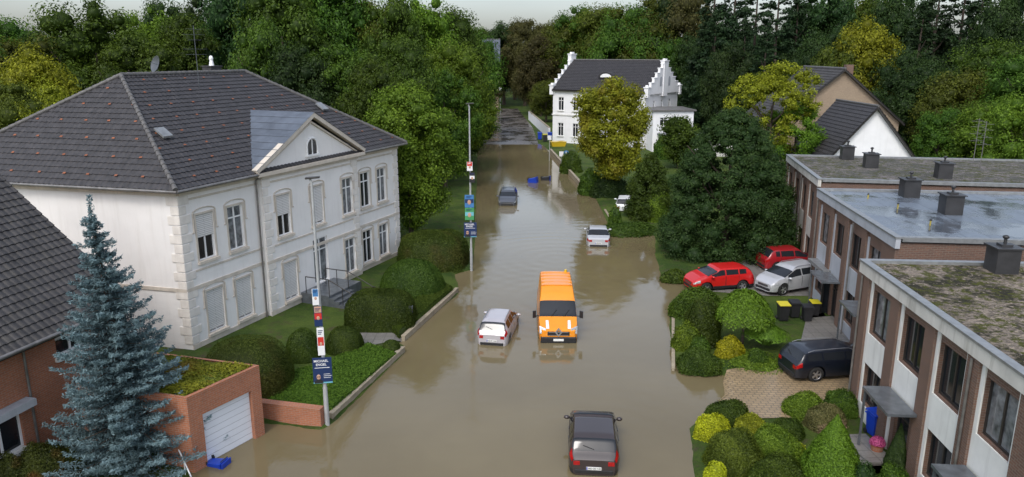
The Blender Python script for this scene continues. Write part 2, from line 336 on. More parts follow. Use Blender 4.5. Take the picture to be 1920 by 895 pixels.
# ---------------- foliage ----------------
def cube_sphere():
    V=[];Fc=[];idx={}
    def vid(p):
        k=tuple(round(c,4) for c in p)
        if k not in idx: idx[k]=len(V);V.append(Vector(p).normalized())
        return idx[k]
    for ax in range(3):
        for sg in(-1,1):
            for a in(0,1):
                for b in(0,1):
                    q=[]
                    for da,db in((0,0),(1,0),(1,1),(0,1)):
                        p=[0,0,0];p[ax]=sg;p[(ax+1)%3]=a+da-1;p[(ax+2)%3]=b+db-1;q.append(vid(p))
                    Fc.append(q if sg>0 else q[::-1])
    return np.array([v[:] for v in V]),np.array(Fc)
CSV,CSF=cube_sphere()
def leaves_mesh(name,C,N,S,T,mat,cores=None,extra=None,aspect=.55):
    n=len(C);R=rng.normal(size=(n,3));t1=np.cross(N,R);t1/=np.linalg.norm(t1,axis=1)[:,None]+1e-9;t2=np.cross(N,t1);t2/=np.linalg.norm(t2,axis=1)[:,None]+1e-9
    S=S[:,None];V=np.stack([C+t1*S,C+t2*S*aspect,C-t1*S,C-t2*S*aspect],1).reshape(-1,3);Fq=np.arange(4*n).reshape(-1,4);tint=T
    if cores is not None:
        cc,cr=cores;k=len(cc);nv=len(CSV);cv=(CSV[None]*cr[:,None,:]+cc[:,None]).reshape(-1,3)
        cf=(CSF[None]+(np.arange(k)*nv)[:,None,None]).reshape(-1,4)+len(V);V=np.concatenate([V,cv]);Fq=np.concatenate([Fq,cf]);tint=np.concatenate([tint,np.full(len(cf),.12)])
    if extra is not None:
        ev,ef=extra;Fq=np.concatenate([Fq,ef+len(V)]);V=np.concatenate([V,ev]);tint=np.concatenate([tint,np.full(len(ef),.15)])
    me=bpy.data.meshes.new(name);me.vertices.add(len(V));me.vertices.foreach_set('co',V.astype(np.float32).ravel())
    me.loops.add(len(Fq)*4);me.loops.foreach_set('vertex_index',Fq.astype(np.int32).ravel());me.polygons.add(len(Fq));me.polygons.foreach_set('loop_start',np.arange(0,len(Fq)*4,4,dtype=np.int32))
    me.update(calc_edges=True);at_=me.attributes.new('tint','FLOAT','FACE');at_.data.foreach_set('value',np.clip(tint,0,1).astype(np.float32));me.materials.append(mat);return me
def unit(n):
    d=rng.normal(size=(n,3));return d/np.linalg.norm(d,axis=1)[:,None]
def crown_mesh(name,mat,R=5.,Z0=2.,Z1=13.,ncl=90,cr=1.35,lpc=110,ls=.22,shape='round',flat=.8,core=.58):
    zc=(Z0+Z1)/2;rz=(Z1-Z0)/2;cs=[];rs=[]
    lob=rng.uniform(0,6.28,4)
    while len(cs)<ncl:
        d=unit(1)[0];k=random.uniform(.35,.95)**.6
        if shape=='round':
            az=math.atan2(d[1],d[0]);w=1+.16*math.sin(2*az+lob[0]+d[2]*2)+.12*math.sin(3*az+lob[1]-d[2]*4)
            p=np.array([d[0]*R*k*.9*w,d[1]*R*k*.9*w,zc+d[2]*rz*k*.94*(1+.10*math.sin(2*az+lob[2]))]);r=cr*random.choice((.5,.7,.9,1.1,1.35))
        elif shape=='cone':
            h=random.random()**1.25;rr=(R*(1-h)**.85+.25)*random.uniform(.45,1.05);a=random.uniform(0,6.28);p=np.array([rr*math.cos(a),rr*math.sin(a),Z0+(Z1-Z0)*h*.97]);r=cr*(.4+.75*(1-h))*random.uniform(.55,1.2)
        elif shape=='bush':
            h=random.random();rr=R*max(0,1-h**1.7)**.6*random.uniform(.6,.98);a=random.uniform(0,6.28);p=np.array([rr*math.cos(a),rr*math.sin(a),Z0+(Z1-Z0)*h*.97]);r=cr*(.6+.5*(1-h))*random.uniform(.6,1.2)
        cs.append(p);rs.append(r)
    cs=np.array(cs);rs=np.array(rs);w=rs**2/np.mean(rs**2);cnt=np.maximum((lpc*w).astype(int),20);cid=np.repeat(np.arange(ncl),cnt);n=len(cid)
    d=unit(n);out=cs-np.array([0,0,zc-rz*.3]);out/=np.linalg.norm(out,axis=1)[:,None]+1e-6
    d=d+out[cid]*.5;d[:,2]+=.15;d/=np.linalg.norm(d,axis=1)[:,None]
    rad=rs[cid]*(.5+.85*rng.uniform(0,1,n)**.8);sc=np.array([1,1,flat])
    C=cs[cid]+d*rad[:,None]*sc;N=d*.8+np.array([0,0,.3])+.65*unit(n);N/=np.linalg.norm(N,axis=1)[:,None]
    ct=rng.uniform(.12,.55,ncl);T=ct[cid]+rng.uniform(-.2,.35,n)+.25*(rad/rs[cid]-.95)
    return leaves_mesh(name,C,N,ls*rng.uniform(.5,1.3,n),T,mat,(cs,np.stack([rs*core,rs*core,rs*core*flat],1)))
def trunk_mesh(h,r,crown0,R,n=7):
    mb=MB();p=Vector((0,0,-.2));segs=6
    for k in range(segs):
        q=Vector((random.uniform(-.12,.12),random.uniform(-.12,.12),h*(k+1)/segs));mb.cyl(p,q,r*(1-k/segs*.75),r*(1-(k+1)/segs*.75),10);p=q
    for k in range(n):
        z=crown0+(h-crown0)*random.uniform(.0,.7);a=random.uniform(0,6.28);l=R*random.uniform(.5,.8);m=Vector((math.cos(a)*l*.5,math.sin(a)*l*.5,z+l*.35));e=Vector((math.cos(a)*l,math.sin(a)*l,z+l*.9))
        mb.cyl((0,0,z),m,r*.4,r*.26,6);mb.cyl(m,e,r*.26,r*.1,6)
    return mb.mesh('trunk',[M['bark']])
KR={}
def kind_meshes(kind):
    if kind in KR: return KR[kind]
    out=[]
    for sdd in range(3):
        if kind in('conifer',):
            cm=crown_mesh('crown',L['conifer'],3.4,1.2,17,(190,230,210)[sdd],(.8,1.0,.9)[sdd],95,.15,'cone',.45);tm=trunk_mesh(15,.28,3,2)
            out.append((cm,tm,3.4,17.))
        else:
            mat=L[kind];nc,c_,lp=((170,1.05,160),(230,.85,120),(135,1.3,210))[sdd];cm=crown_mesh('crown',mat,5.,1.4,13,nc,c_,lp,.125,'round',.8);tm=trunk_mesh(9.,.33,3.,5.);out.append((cm,tm,5.,13.))
    KR[kind]=out;return out
TL={'mid':'leafy green deciduous tree in full leaf','dark':'tall dark green deciduous tree','lite':'light green leafy tree','yel':'yellow green tree beginning to turn','olive':'olive green tree with dense crown','autumn':'maple with yellow and rust autumn leaves','brown':'brownish green tree thinning for autumn','conifer':'tall dark green conifer','blue':'blue spruce'}
def tree_at(pos,top,R,kind,label=None,group='trees behind the houses'):
    cm,tm,r0,h0=random.choice(kind_meshes(kind));sz=top/h0;sx=R/r0
    o=thing('conifer_tree' if kind=='conifer' else 'tree',(pos[0],pos[1],.1),random.uniform(0,6.28),label or TL[kind]+' standing behind the gardens','tree',group)
    c=put('crown',cm,o);c.scale=(sx,sx,sz);t=put('trunk',tm,o);t.scale=(sx,sx,sz);return o
def tree(u,vt,t,R,kind,label=None,group='trees behind the houses'):
    p=at_depth(u,vt,t);return tree_at(p,max(p.z,3.)*1.02,R,kind,label,group)
for a in [(-60,60,80,6,'mid'),(20,72,72,5,'olive'),(60,105,66,4.5,'yel'),(165,-8,78,6.5,'mid'),(215,10,84,6,'lite'),(110,40,95,6,'dark'),(-20,30,110,8,'mid'),(280,22,92,5,'lite'),(300,0,125,7,'dark'),(345,36,85,5,'mid'),
    (395,-20,130,7,'dark'),(20,150,60,4,'olive'),(90,165,60,3.5,'yel'),(455,-60,88,6.5,'dark'),(520,-45,84,6.5,'mid'),(590,-60,90,7,'mid'),(640,-10,98,6,'mid'),(690,-4,95,6,'olive'),(560,80,74,4.5,'dark'),(640,95,75,4.5,'mid'),
    (735,-22,92,5.5,'mid'),(790,-12,98,6,'lite'),(745,70,78,4.6,'mid'),(835,16,104,6,'mid'),(700,120,68,4.,'mid'),(850,85,88,4.6,'lite'),(880,55,125,6,'mid'),(830,125,78,3.8,'mid'),(870,175,95,4,'mid'),(-90,20,90,7,'dark'),(430,30,95,6,'mid'),(0,35,130,8,'dark'),(240,60,75,5,'mid'),(490,30,76,4.5,'mid')]:
    tree(*a)
for a in [(905,50,210,8,'mid'),(945,38,205,8,'dark'),(985,34,200,8,'brown'),(1025,42,185,8,'brown'),(895,120,155,5,'brown'),(1015,70,168,6,'brown'),(965,80,230,9,'dark'),(1065,26,170,8,'olive'),(1100,16,165,8,'mid'),(1000,105,175,5,'brown'),(885,150,130,4.5,'mid'),
    (1140,8,160,8,'olive'),(1175,12,150,7,'mid'),(1215,-6,150,8,'olive'),(1255,-16,150,7,'dark'),(1290,-30,148,7,'brown'),(1270,70,145,5,'mid'),(1310,60,142,6,'dark'),(925,55,280,10,'dark'),(1025,150,155,4,'olive')]:
    tree(*a)
for a in [(1345,-70,128,4.8,'conifer'),(1385,-80,122,4.8,'conifer'),(1425,-60,118,4.5,'conifer'),(1465,-50,114,4.5,'conifer'),(1500,-20,118,4.5,'conifer'),(1345,20,124,4,'conifer'),(1400,30,112,4,'conifer'),(1440,50,104,4,'conifer'),(1370,80,112,4,'dark'),
    (1540,-25,120,7,'dark'),(1600,-25,125,7,'mid'),(1655,-12,125,7,'olive'),(1628,48,98,5.4,'yel'),(1590,70,98,4,'olive'),(1700,-20,115,6,'dark'),(1735,0,104,4,'conifer'),(1770,-60,108,4.5,'conifer'),(1820,-70,110,5,'conifer'),(1850,-40,105,4.5,'conifer'),(1900,-30,100,5,'dark'),(1960,20,95,6,'dark'),
    (1720,90,90,4.5,'dark'),(1750,120,86,4.5,'dark'),(1795,130,82,4.5,'olive'),(1870,80,84,5,'mid'),(1890,172,68,4,'lite'),(1930,178,64,3.5,'lite'),(1830,195,72,3.6,'mid'),(1770,210,72,3,'mid'),(1550,50,112,5,'dark'),(1490,100,105,4,'dark'),(1960,100,75,6,'mid')]:
    tree(*a)
C=[];R_=[]
for k in range(420):
    a=random.uniform(-.9,.9);d=random.uniform(240,420);C.append((math.sin(a)*d,math.cos(a)*d,random.uniform(2,17)));R_.append(random.uniform(3.5,6))
C=np.array(C);R_=np.array(R_);cid=np.repeat(np.arange(len(C)),110);d=unit(len(cid));d[:,2]=np.abs(d[:,2])
o=put('distant_wood',leaves_mesh('distant_wood',C[cid]+d*(R_[cid]*rng.uniform(.8,1.2,len(cid)))[:,None],d+.4*unit(len(cid)),rng.uniform(.4,.8,len(cid)),rng.uniform(0,.6,len(cid)),L['dark'],(C,np.stack([R_*.85]*3,1))))
o['kind']='stuff';o['label']='distant dark green wood behind the street';o['category']='wood'
def near_tree(u,vt,vb,wpx,kind,label,shape='round',ls=.13,ncl=150,lpc=170,cr=.8,z0=.15,flat=.8,dy=0,core=.58):
    b=at(u,vb,.15);b.x*=(b.y+dy)/b.y;b.y+=dy;top=z_at(vt,b.y);s=F/(b.y*CT+(H-top*.5)*ST);R=wpx/2/s
    o=thing('conifer_tree' if shape!='round' else 'tree',(b.x,b.y,.1),0,label,'tree')
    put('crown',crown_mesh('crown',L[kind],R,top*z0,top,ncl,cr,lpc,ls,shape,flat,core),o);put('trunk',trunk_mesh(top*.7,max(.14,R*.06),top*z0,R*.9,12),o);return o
near_tree(772,154,468,180,'lite','rounded light green tree beside the white villa',ncl=230,cr=.8,z0=.06,ls=.10,lpc=230,dy=3)
near_tree(1143,146,368,155,'autumn','maple with yellow and rust leaves beside the flooded street',ncl=190,cr=.8,z0=.16,ls=.12,lpc=170)
near_tree(1358,206,500,255,'yew','broad dark green yew tree by the driveway','bush',.075,560,230,.72,.01,.85,dy=4.5,core=.72)
near_tree(1430,108,430,170,'yel','thin yellow green tree with airy branches','round',.10,170,100,.55,.3,dy=14)
near_tree(1475,180,440,110,'lite','light feathery green tree behind the yew','round',.09,150,120,.55,.15,dy=16)
near_tree(1215,292,412,85,'hedge','dark green bushy tree at the water edge','bush',.09,150,170,.6,.02,dy=1,core=.7)
near_tree(1270,215,330,60,'mid','small green tree beside the white annex','round',.12,80,120,.8,.05,dy=6)
# ---------------- shrubs / hedges ----------------
def shrub_mesh(name,a,b,c,p,mat,ls,lump=.06,seed=0,dens=1.9,cap=24000):
    area=2*(a+b)*1.2*c*1.4+math.pi*a*b;n=int(min(cap,area/(2*ls*ls*.55)*dens));n=max(n,300)
    d=unit(n);d[:,2]=np.abs(d[:,2])*1.0-.05;
    def rad(d): return (np.abs(d[:,0]/a)**p+np.abs(d[:,1]/b)**p+np.abs(d[:,2]/c)**p+1e-9)**(-1/p)
    ph=rng.uniform(0,6.28,6);fr=rng.uniform(1.8,3.6,6)/max(.5,min(a,b))*1.2
    def lumpf(P): return np.sin(P[:,0]*fr[0]+ph[0])*np.sin(P[:,1]*fr[1]+ph[1])+.7*np.sin(P[:,2]*fr[2]*1.3+ph[2]+P[:,0]*fr[3])+.5*np.sin(P[:,1]*fr[4]*2+P[:,0]*fr[5]*2+ph[4])
    r=rad(d);P=d*r[:,None];lf=lumpf(P);P=P*(1+lump*lf+rng.normal(0,lump*.45+.006,n))[:,None]
    g=np.stack([np.sign(d[:,i])*np.abs(P[:,i]/q)**(p-1)/q for i,q in enumerate((a,b,c))],1);g/=np.linalg.norm(g,axis=1)[:,None]+1e-9
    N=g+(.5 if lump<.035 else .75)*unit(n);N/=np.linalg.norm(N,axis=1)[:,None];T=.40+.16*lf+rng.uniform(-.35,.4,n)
    nu,nv=24,8;ev=[];ef=[]
    for j in range(nv+1):
        el=-.08+(math.pi/2+.08)*j/nv
        for i in range(nu):
            th=2*math.pi*i/nu;dd=np.array([[math.cos(el)*math.cos(th),math.cos(el)*math.sin(th),math.sin(el)]]);Pq=dd*rad(dd)[:,None];ev.append((Pq*(.93+lump*lumpf(Pq))[:,None])[0])
    for j in range(nv):
        for i in range(nu): ef.append((j*nu+i,j*nu+(i+1)%nu,(j+1)*nu+(i+1)%nu,(j+1)*nu+i))
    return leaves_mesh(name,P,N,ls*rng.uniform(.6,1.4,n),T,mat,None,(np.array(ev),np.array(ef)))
def shrub(u0,u1,vt,vb,mat,label,p=2.2,depth=None,ls=None,lump=.07,rot=0.,name='shrub',group=None,zb=.1,hmax=9):
    q=at((u0+u1)/2,vb,zb);s=F/(q.y*CT+(H-zb)*ST);a=(u1-u0)/2/s;b=(depth/2 if depth else a*.9);yc=q.y+b*.85;top=z_at(vt,yc+b*.15)
    c=min(hmax,max(.2,top-zb));ls=ls or max(.03,(.0013 if lump>.035 else .00105)*q.y)
    k=yc/q.y
    o=put(name,shrub_mesh(name,a,b,c,p,L[mat],ls,lump),None);o.location=(q.x*k,yc,zb);o.rotation_euler=(0,0,rot)
    tag(o,label,'hedge' if name=='hedge' else 'shrub',group);return o
sh=shrub
sh(385,553,632,757,'hedgeo','large clipped rounded hedge beside the garage',2.8,3.2,name='hedge',lump=.012)
sh(538,602,616,683,'hedge','ball-shaped clipped shrub by the villa entrance',2.3,lump=.012)
sh(612,684,612,668,'hedge','ball-shaped clipped shrub by the entrance steps',2.3,lump=.012)
sh(648,782,544,624,'hedge','clipped block hedge by the stairs',3.6,2.4,name='hedge',lump=.008)
sh(711,838,486,566,'hedge','dome-shaped clipped hedge in the front garden',2.2,3.6,name='hedge',lump=.008)
sh(745,882,432,510,'hedgeo','wide mounded hedge at the flooded street edge',2.8,5,name='hedge',lump=.03)
sh(716,752,637,665,'hedge','small ball shrub at the garden kerb',2.2,lump=.012)
def slab(name,poly,h,mat,label,ls=.045,n=17000,zb=.1):
    P=[Vector(p).xy for p in poly];x0=min(p.x for p in P);x1=max(p.x for p in P);y0=min(p.y for p in P);y1=max(p.y for p in P);pts=[]
    def inside(x,y):
        c=False
        for i in range(len(P)):
            a=P[i];b=P[(i+1)%len(P)]
            if (a.y>y)!=(b.y>y) and x<a.x+(y-a.y)/(b.y-a.y)*(b.x-a.x): c=not c
        return c
    while len(pts)<n:
        x=random.uniform(x0,x1);y=random.uniform(y0,y1)
        if inside(x,y): pts.append((x,y,zb+h+.03*math.sin(x*3)*math.sin(y*2.6)+random.gauss(0,.015)))
    per=[(P[i],P[(i+1)%len(P)]) for i in range(len(P))];m=int(n*.35);N=[(0,0,1)]*n
    for _ in range(m):
        a,b=random.choice(per);k=random.random();q=a.lerp(b,k);d=(b-a).normalized();pts.append((q.x+random.gauss(0,.03),q.y+random.gauss(0,.03),zb+random.random()*h));N.append((d.y,-d.x,.2))
    N=np.array(N,float)+.5*unit(n+m);N/=np.linalg.norm(N,axis=1)[:,None]
    cx=sum(p.x for p in P)/len(P);cy=sum(p.y for p in P)/len(P);k=len(P)
    ev=np.array([(p.x,p.y,zb-.1) for p in P]+[(p.x,p.y,zb+h-.06) for p in P]+[(cx,cy,zb+h-.05),(cx,cy,zb-.1)])
    ev2=list(ev);ef2=[(i,(i+1)%k,k+(i+1)%k,k+i) for i in range(k)]
    for i in range(k):
        a=ev[k+i];b=ev[k+(i+1)%k];mid=(a+b)/2;ev2.append(mid);ef2.append((k+i,len(ev2)-1,k+(i+1)%k,2*k))
    o=put(name,leaves_mesh(name,np.array(pts),N,ls*rng.uniform(.6,1.3,n+m),rng.uniform(.3,.95,n+m),L[mat],None,(np.array(ev2),np.array(ef2))));tag(o,label,'hedge');return o
slab('hedge',[at(500,758,.3),at(590,772,.3),at(622,768,.3),at(742,664,.3),at(690,645,.3),at(600,685,.3),at(540,700,.3)],.3,'mid','low flat clipped ground-cover hedge inside the kerb')
slab('hedge',[at(748,628,.3),at(848,545,.3),at(835,538,.3),at(770,572,.3),at(720,605,.3)],.45,'hedge','low flat clipped hedge along the stone kerb')
for a in [(1256,1352,543,603,'mid','dense green shrub in the front garden bed'),(1280,1348,556,655,'hedge','small dense green garden tree'),(1260,1312,605,660,'lite','light green shrub at the flood edge'),(1340,1392,633,675,'bright','round bright yellow golden shrub'),
    (1268,1350,658,702,'hedge','low clipped hedge along the garden bed'),(1290,1330,630,668,'mid','small green garden shrub'),(1345,1480,680,702,'lite','low green edging hedge beside the driveway'),(1400,1440,655,688,'mid','small green garden shrub'),
    (1300,1370,777,832,'bright','golden yellow leafed shrub'),(1325,1400,752,802,'hedge','dark green rounded shrub'),(1322,1425,805,895,'olive','tall olive green garden shrub'),(1395,1500,805,880,'lite','spreading green garden shrub'),
    (1468,1542,738,790,'lite','green shrub beside the driveway'),(1540,1605,732,786,'mid','green shrub at the house entrance'),(1506,1582,762,815,'pinkb','hydrangea with fading pink flower heads'),(1318,1360,865,915,'bright','yellow leafed low shrub'),
    (1400,1510,858,930,'mid','low green shrub at the flood edge'),(1375,1435,780,820,'yel','yellow green shrub in the garden bed'),(1445,1505,785,830,'hedge','green shrub in the lower garden'),(1590,1640,865,940,'dark','dark shrub beside the steps'),(1640,1700,870,940,'mid','leafy shrub beside the steps'),
    (1352,1385,812,850,'lite','small light green garden shrub'),(1470,1512,830,870,'bright','small golden leafed shrub'),
    (1128,1228,420,442,'hedge','low clipped hedge around a flooded garden'),(1208,1256,355,418,'lite','light green upright hedge'),(1238,1290,508,530,'mid','low shrub at the flooded kerb'),(1140,1165,385,425,'mid','small shrub in a flooded garden'),
    (1255,1300,262,300,'lite','light green bush by the white house'),(1225,1262,250,300,'mid','green bush near the low white garage'),(1085,1130,318,366,'mid','green bush above the low wall'),(1050,1090,285,325,'mid','green bush above the low wall'),(1110,1180,330,372,'dark','dark green bush beneath the maple'),
    (30,160,838,930,'redb','bush with red and green leaves by the brick house'),(255,372,775,868,'mid','leafy green bush under the spruce'),(-20,60,850,940,'redb','bush with red autumn leaves')]:
    sh(*a)
for (u0,u1,vt,vb,mt,lb) in [(1508,1638,783,925,'thuja','cone-shaped bright green arborvitae'),(1676,1720,800,900,'dark','small columnar dark green conifer')]:
    q=at((u0+u1)/2,vb,.1);q.y+=.7;s=F/(q.y*CT+14*ST);R=(u1-u0)/2/s;top=z_at(vt,q.y)
    n=22000;h=rng.uniform(0,1,n)**1.5;an=rng.uniform(0,6.28,n);rr=R*(1-h**1.25)*(1+.05*np.sin(an*9+h*20))*rng.uniform(.92,1.04,n)
    P=np.stack([rr*np.cos(an),rr*np.sin(an),h*top],1);N=np.stack([np.cos(an),np.sin(an),np.full(n,.5)],1)+.6*unit(n);N/=np.linalg.norm(N,axis=1)[:,None]
    hh=np.linspace(0,1,9);ev=[];ef=[]
    for j,x in enumerate(hh):
        for i in range(20): ev.append((R*.9*(1-x**1.25)*math.cos(i*math.pi/10),R*.9*(1-x**1.25)*math.sin(i*math.pi/10),x*top*.97))
    for j in range(8):
        for i in range(20): ef.append((j*20+i,j*20+(i+1)%20,(j+1)*20+(i+1)%20,(j+1)*20+i))
    o=put('conifer_shrub',leaves_mesh('conifer_shrub',P,N,.036*rng.uniform(.6,1.3,n),rng.uniform(0,1,n),L[mt],None,(np.array(ev),np.array(ef))),loc=(q.x,q.y,.1));tag(o,lb,'shrub')
q=at(1400,660,.15);o=thing('umbrella_tree',(q.x,q.y+.8,.1),0,'weeping umbrella-shaped dwarf tree in the garden bed','tree')
n=9000;an=rng.uniform(0,6.28,n);k=rng.uniform(0,1,n)**.6;rr=1.45*k;zz=2.9-1.15*k**2.2-rng.uniform(0,.4,n)*k+.08*np.sin(an*6)
P=np.stack([rr*np.cos(an),rr*np.sin(an),zz],1);N=np.stack([np.cos(an)*k,np.sin(an)*k,np.full(n,.7)],1)+.6*unit(n);N/=np.linalg.norm(N,axis=1)[:,None]
put('crown',leaves_mesh('crown',P,N,.06*rng.uniform(.6,1.4,n),rng.uniform(.1,1,n),L['thuja']),o);put('trunk',MB().cyl((0,0,-.1),(.05,0,2.4),.08,.05).cyl((.05,0,1.8),(.7,.2,2.3),.04,.02,6).cyl((.05,0,1.8),(-.7,-.1,2.3),.04,.02,6).mesh('trunk',[M['bark']]),o)
q=at(1447,668,.15);n=7000;an=rng.uniform(0,6.28,n);k=rng.uniform(0,1,n)**.7
hh=rng.uniform(.2,1,n);rr=1.25*k*hh**.9;P=np.stack([rr*np.cos(an),rr*np.sin(an),1.5*np.sin(hh*2.0)*(1-.45*k)],1)
N=np.stack([np.cos(an),np.sin(an),np.full(n,1.)],1)+.3*unit(n);N/=np.linalg.norm(N,axis=1)[:,None]
o=put('ornamental_grass',leaves_mesh('ornamental_grass',P,N,.11*rng.uniform(.6,1.4,n),rng.uniform(.1,.9,n),L['thuja'],aspect=.14),loc=(q.x,q.y+1.,.1));tag(o,'arching clump of ornamental grass in the garden bed','grass')
def spruce():
    b=Vector((-13.3,24.0,.1));top=z_at(390,23.6);o=thing('blue_spruce_tree',b,0,'blue spruce with silvery needles before the brick house','tree')
    mb=MB();mb.cyl((0,0,-.2),(-.35,0,top*.6),.16,.09,8).cyl((-.35,0,top*.6),(-.55,0,top),.09,.012,6);C=[];N=[];T=[]
    nl=38
    for k in range(nl):
        f=k/nl;z=.3+(top-.7)*f;R=2.75*(1-f)**.9+.15;nb=int(13-6*f);off=random.random()*6
        for j in range(nb):
            a=off+j*6.283/nb+random.uniform(-.3,.3);l=R*random.uniform(.65,1.12);cx=-.55*f;zj=z+random.uniform(-.15,.15);m=int(30+170*l)
            s_=np.sort(rng.uniform(.12,1,m));w=.28*l*(1.15-s_)*rng.uniform(-1,1,m)
            dz=-.16*l*s_+.30*l*s_**2.4+rng.normal(0,.04,m)
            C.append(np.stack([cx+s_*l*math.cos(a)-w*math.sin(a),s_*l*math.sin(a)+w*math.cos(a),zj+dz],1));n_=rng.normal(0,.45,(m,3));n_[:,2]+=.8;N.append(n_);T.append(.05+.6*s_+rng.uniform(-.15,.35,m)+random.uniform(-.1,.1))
            if j%2==0: mb.cyl((cx,0,zj),(cx+l*.8*math.cos(a),l*.8*math.sin(a),zj),.028*(1-f)+.008,.006,5)
    C.append(np.stack([np.full(260,-.52)+rng.normal(0,.04,260),rng.normal(0,.04,260),rng.uniform(top-1.1,top+.25,260)],1));N.append(unit(260));T.append(rng.uniform(.3,.8,260))
    C=np.concatenate(C);N=np.concatenate(N);N/=np.linalg.norm(N,axis=1)[:,None];T=np.concatenate(T)
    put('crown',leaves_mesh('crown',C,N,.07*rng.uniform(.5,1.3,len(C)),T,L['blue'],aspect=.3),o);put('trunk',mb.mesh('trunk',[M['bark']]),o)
spruce()
# ---------------- building helpers ----------------
def wall(mb,O,d,Ln,z0,z1,ops,mi=0,rev=.16,mr=None):
    O=Vector(O);d=Vector(d).normalized();n=Vector((d.y,-d.x,0));mr=mi if mr is None else mr
    P=lambda s,z,k=0.:Vector((O.x+d.x*s-n.x*k,O.y+d.y*s-n.y*k,z))
    S=sorted({0,Ln,*[o[0] for o in ops],*[o[1] for o in ops]});Zs=sorted({z0,z1,*[o[2] for o in ops],*[o[3] for o in ops]})
    for a,b in zip(S[:-1],S[1:]):
        for c,e in zip(Zs[:-1],Zs[1:]):
            ms,mz=(a+b)/2,(c+e)/2
            if any(o[0]<ms<o[1] and o[2]<mz<o[3] for o in ops): continue
            mb.quad(P(a,c),P(b,c),P(b,e),P(a,e),mi)
    for o in ops:
        a,b,c,e=o;mb.quad(P(a,c),P(a,e),P(a,e,rev),P(a,c,rev),mr);mb.quad(P(b,c,rev),P(b,e,rev),P(b,e),P(b,c),mr);mb.quad(P(a,e),P(b,e),P(b,e,rev),P(a,e,rev),mr);mb.quad(P(a,c,rev),P(b,c,rev),P(b,c),P(a,c),mr)
WC={}
def window(par,O,d,sc,za,w,h,style='glass',frame='white',sill='beige',surround=False,cols=2,transom=True,rev=.14,name='window'):
    d=Vector(d).normalized();n=Vector((d.y,-d.x,0));O=Vector(O);loc=(O.x+d.x*sc,O.y+d.y*sc,za);rot=math.atan2(d.y,d.x)
    key=(round(w,3),round(h,3),style,frame,sill,surround,cols,transom,rev,name)
    if key not in WC:
        mb=MB();y=rev
        mb.quad((-w/2,y,0),(w/2,y,0),(w/2,y,h),(-w/2,y,h),0)
        pane=mb.mesh(name,[M['curtain'] if style=='curtain' else M['glass']])
        f=.07;fb=MB();y0=y-.05;y1=y-.004
        fb.box(-w/2,-w/2+f,y0,y1,0,h).box(w/2-f,w/2,y0,y1,0,h).box(-w/2+f,w/2-f,y0,y1,0,f).box(-w/2+f,w/2-f,y0,y1,h-f,h)
        if cols>1:
            for i in range(1,cols): fb.box(-w/2+w*i/cols-.04,-w/2+w*i/cols+.04,y0+.002,y1,f,h-f)
        if transom: fb.box(-w/2+f,w/2-f,y0+.004,y1,h*.72,h*.72+.07)
        fr=fb.mesh('frame',[M[frame]]);sl=None;sh_=None;su=None
        if sill: sl=MB().box(-w/2-.12,w/2+.12,-.14,.0,-.14,-.002).box(-w/2+.002,w/2-.002,0,y-.06,-.06,.012).mesh('sill',[M[sill]])
        if style=='shutter' or style=='half':
            zb=h*.06 if style=='shutter' else h*.5;sh_=MB().box(-w/2+.01,w/2-.01,y-.085,y-.06,zb+.01,h-.01).mesh('shutter',[M['shutter']])
        if surround:
            sb=MB();r=.035;a=w/2+.17
            pts=[Vector((-a-.10,-.02,h*.64)),Vector((-a,-.02,h*.64)),Vector((-a,-.02,h+.10))]
            for i in range(9):
                t=math.pi*i/8;pts.append(Vector((-a*math.cos(t),-.02,h+.10+.22*math.sin(t))))
            pts+=[Vector((a,-.02,h*.64)),Vector((a+.10,-.02,h*.64))];sb.tube(pts,r,6)
            sb.box(-w/2-.1,-w/2-.003,-.03,.001,0,h+.1).box(w/2+.003,w/2+.1,-.03,.001,0,h+.1).box(-w/2-.003,w/2+.003,-.03,.001,h+.003,h+.1)
            su=sb.mesh('surround',[M['beige']])
        WC[key]=(pane,fr,sl,sh_,su)
    pane,fr,sl,sh_,su=WC[key];o=put(name,pane,par,loc=loc,rot=rot);put('frame',fr,o)
    if sl: put('sill',sl,o)
    if sh_: put('shutter',sh_,o)
    if su: put('surround',su,o)
    return o
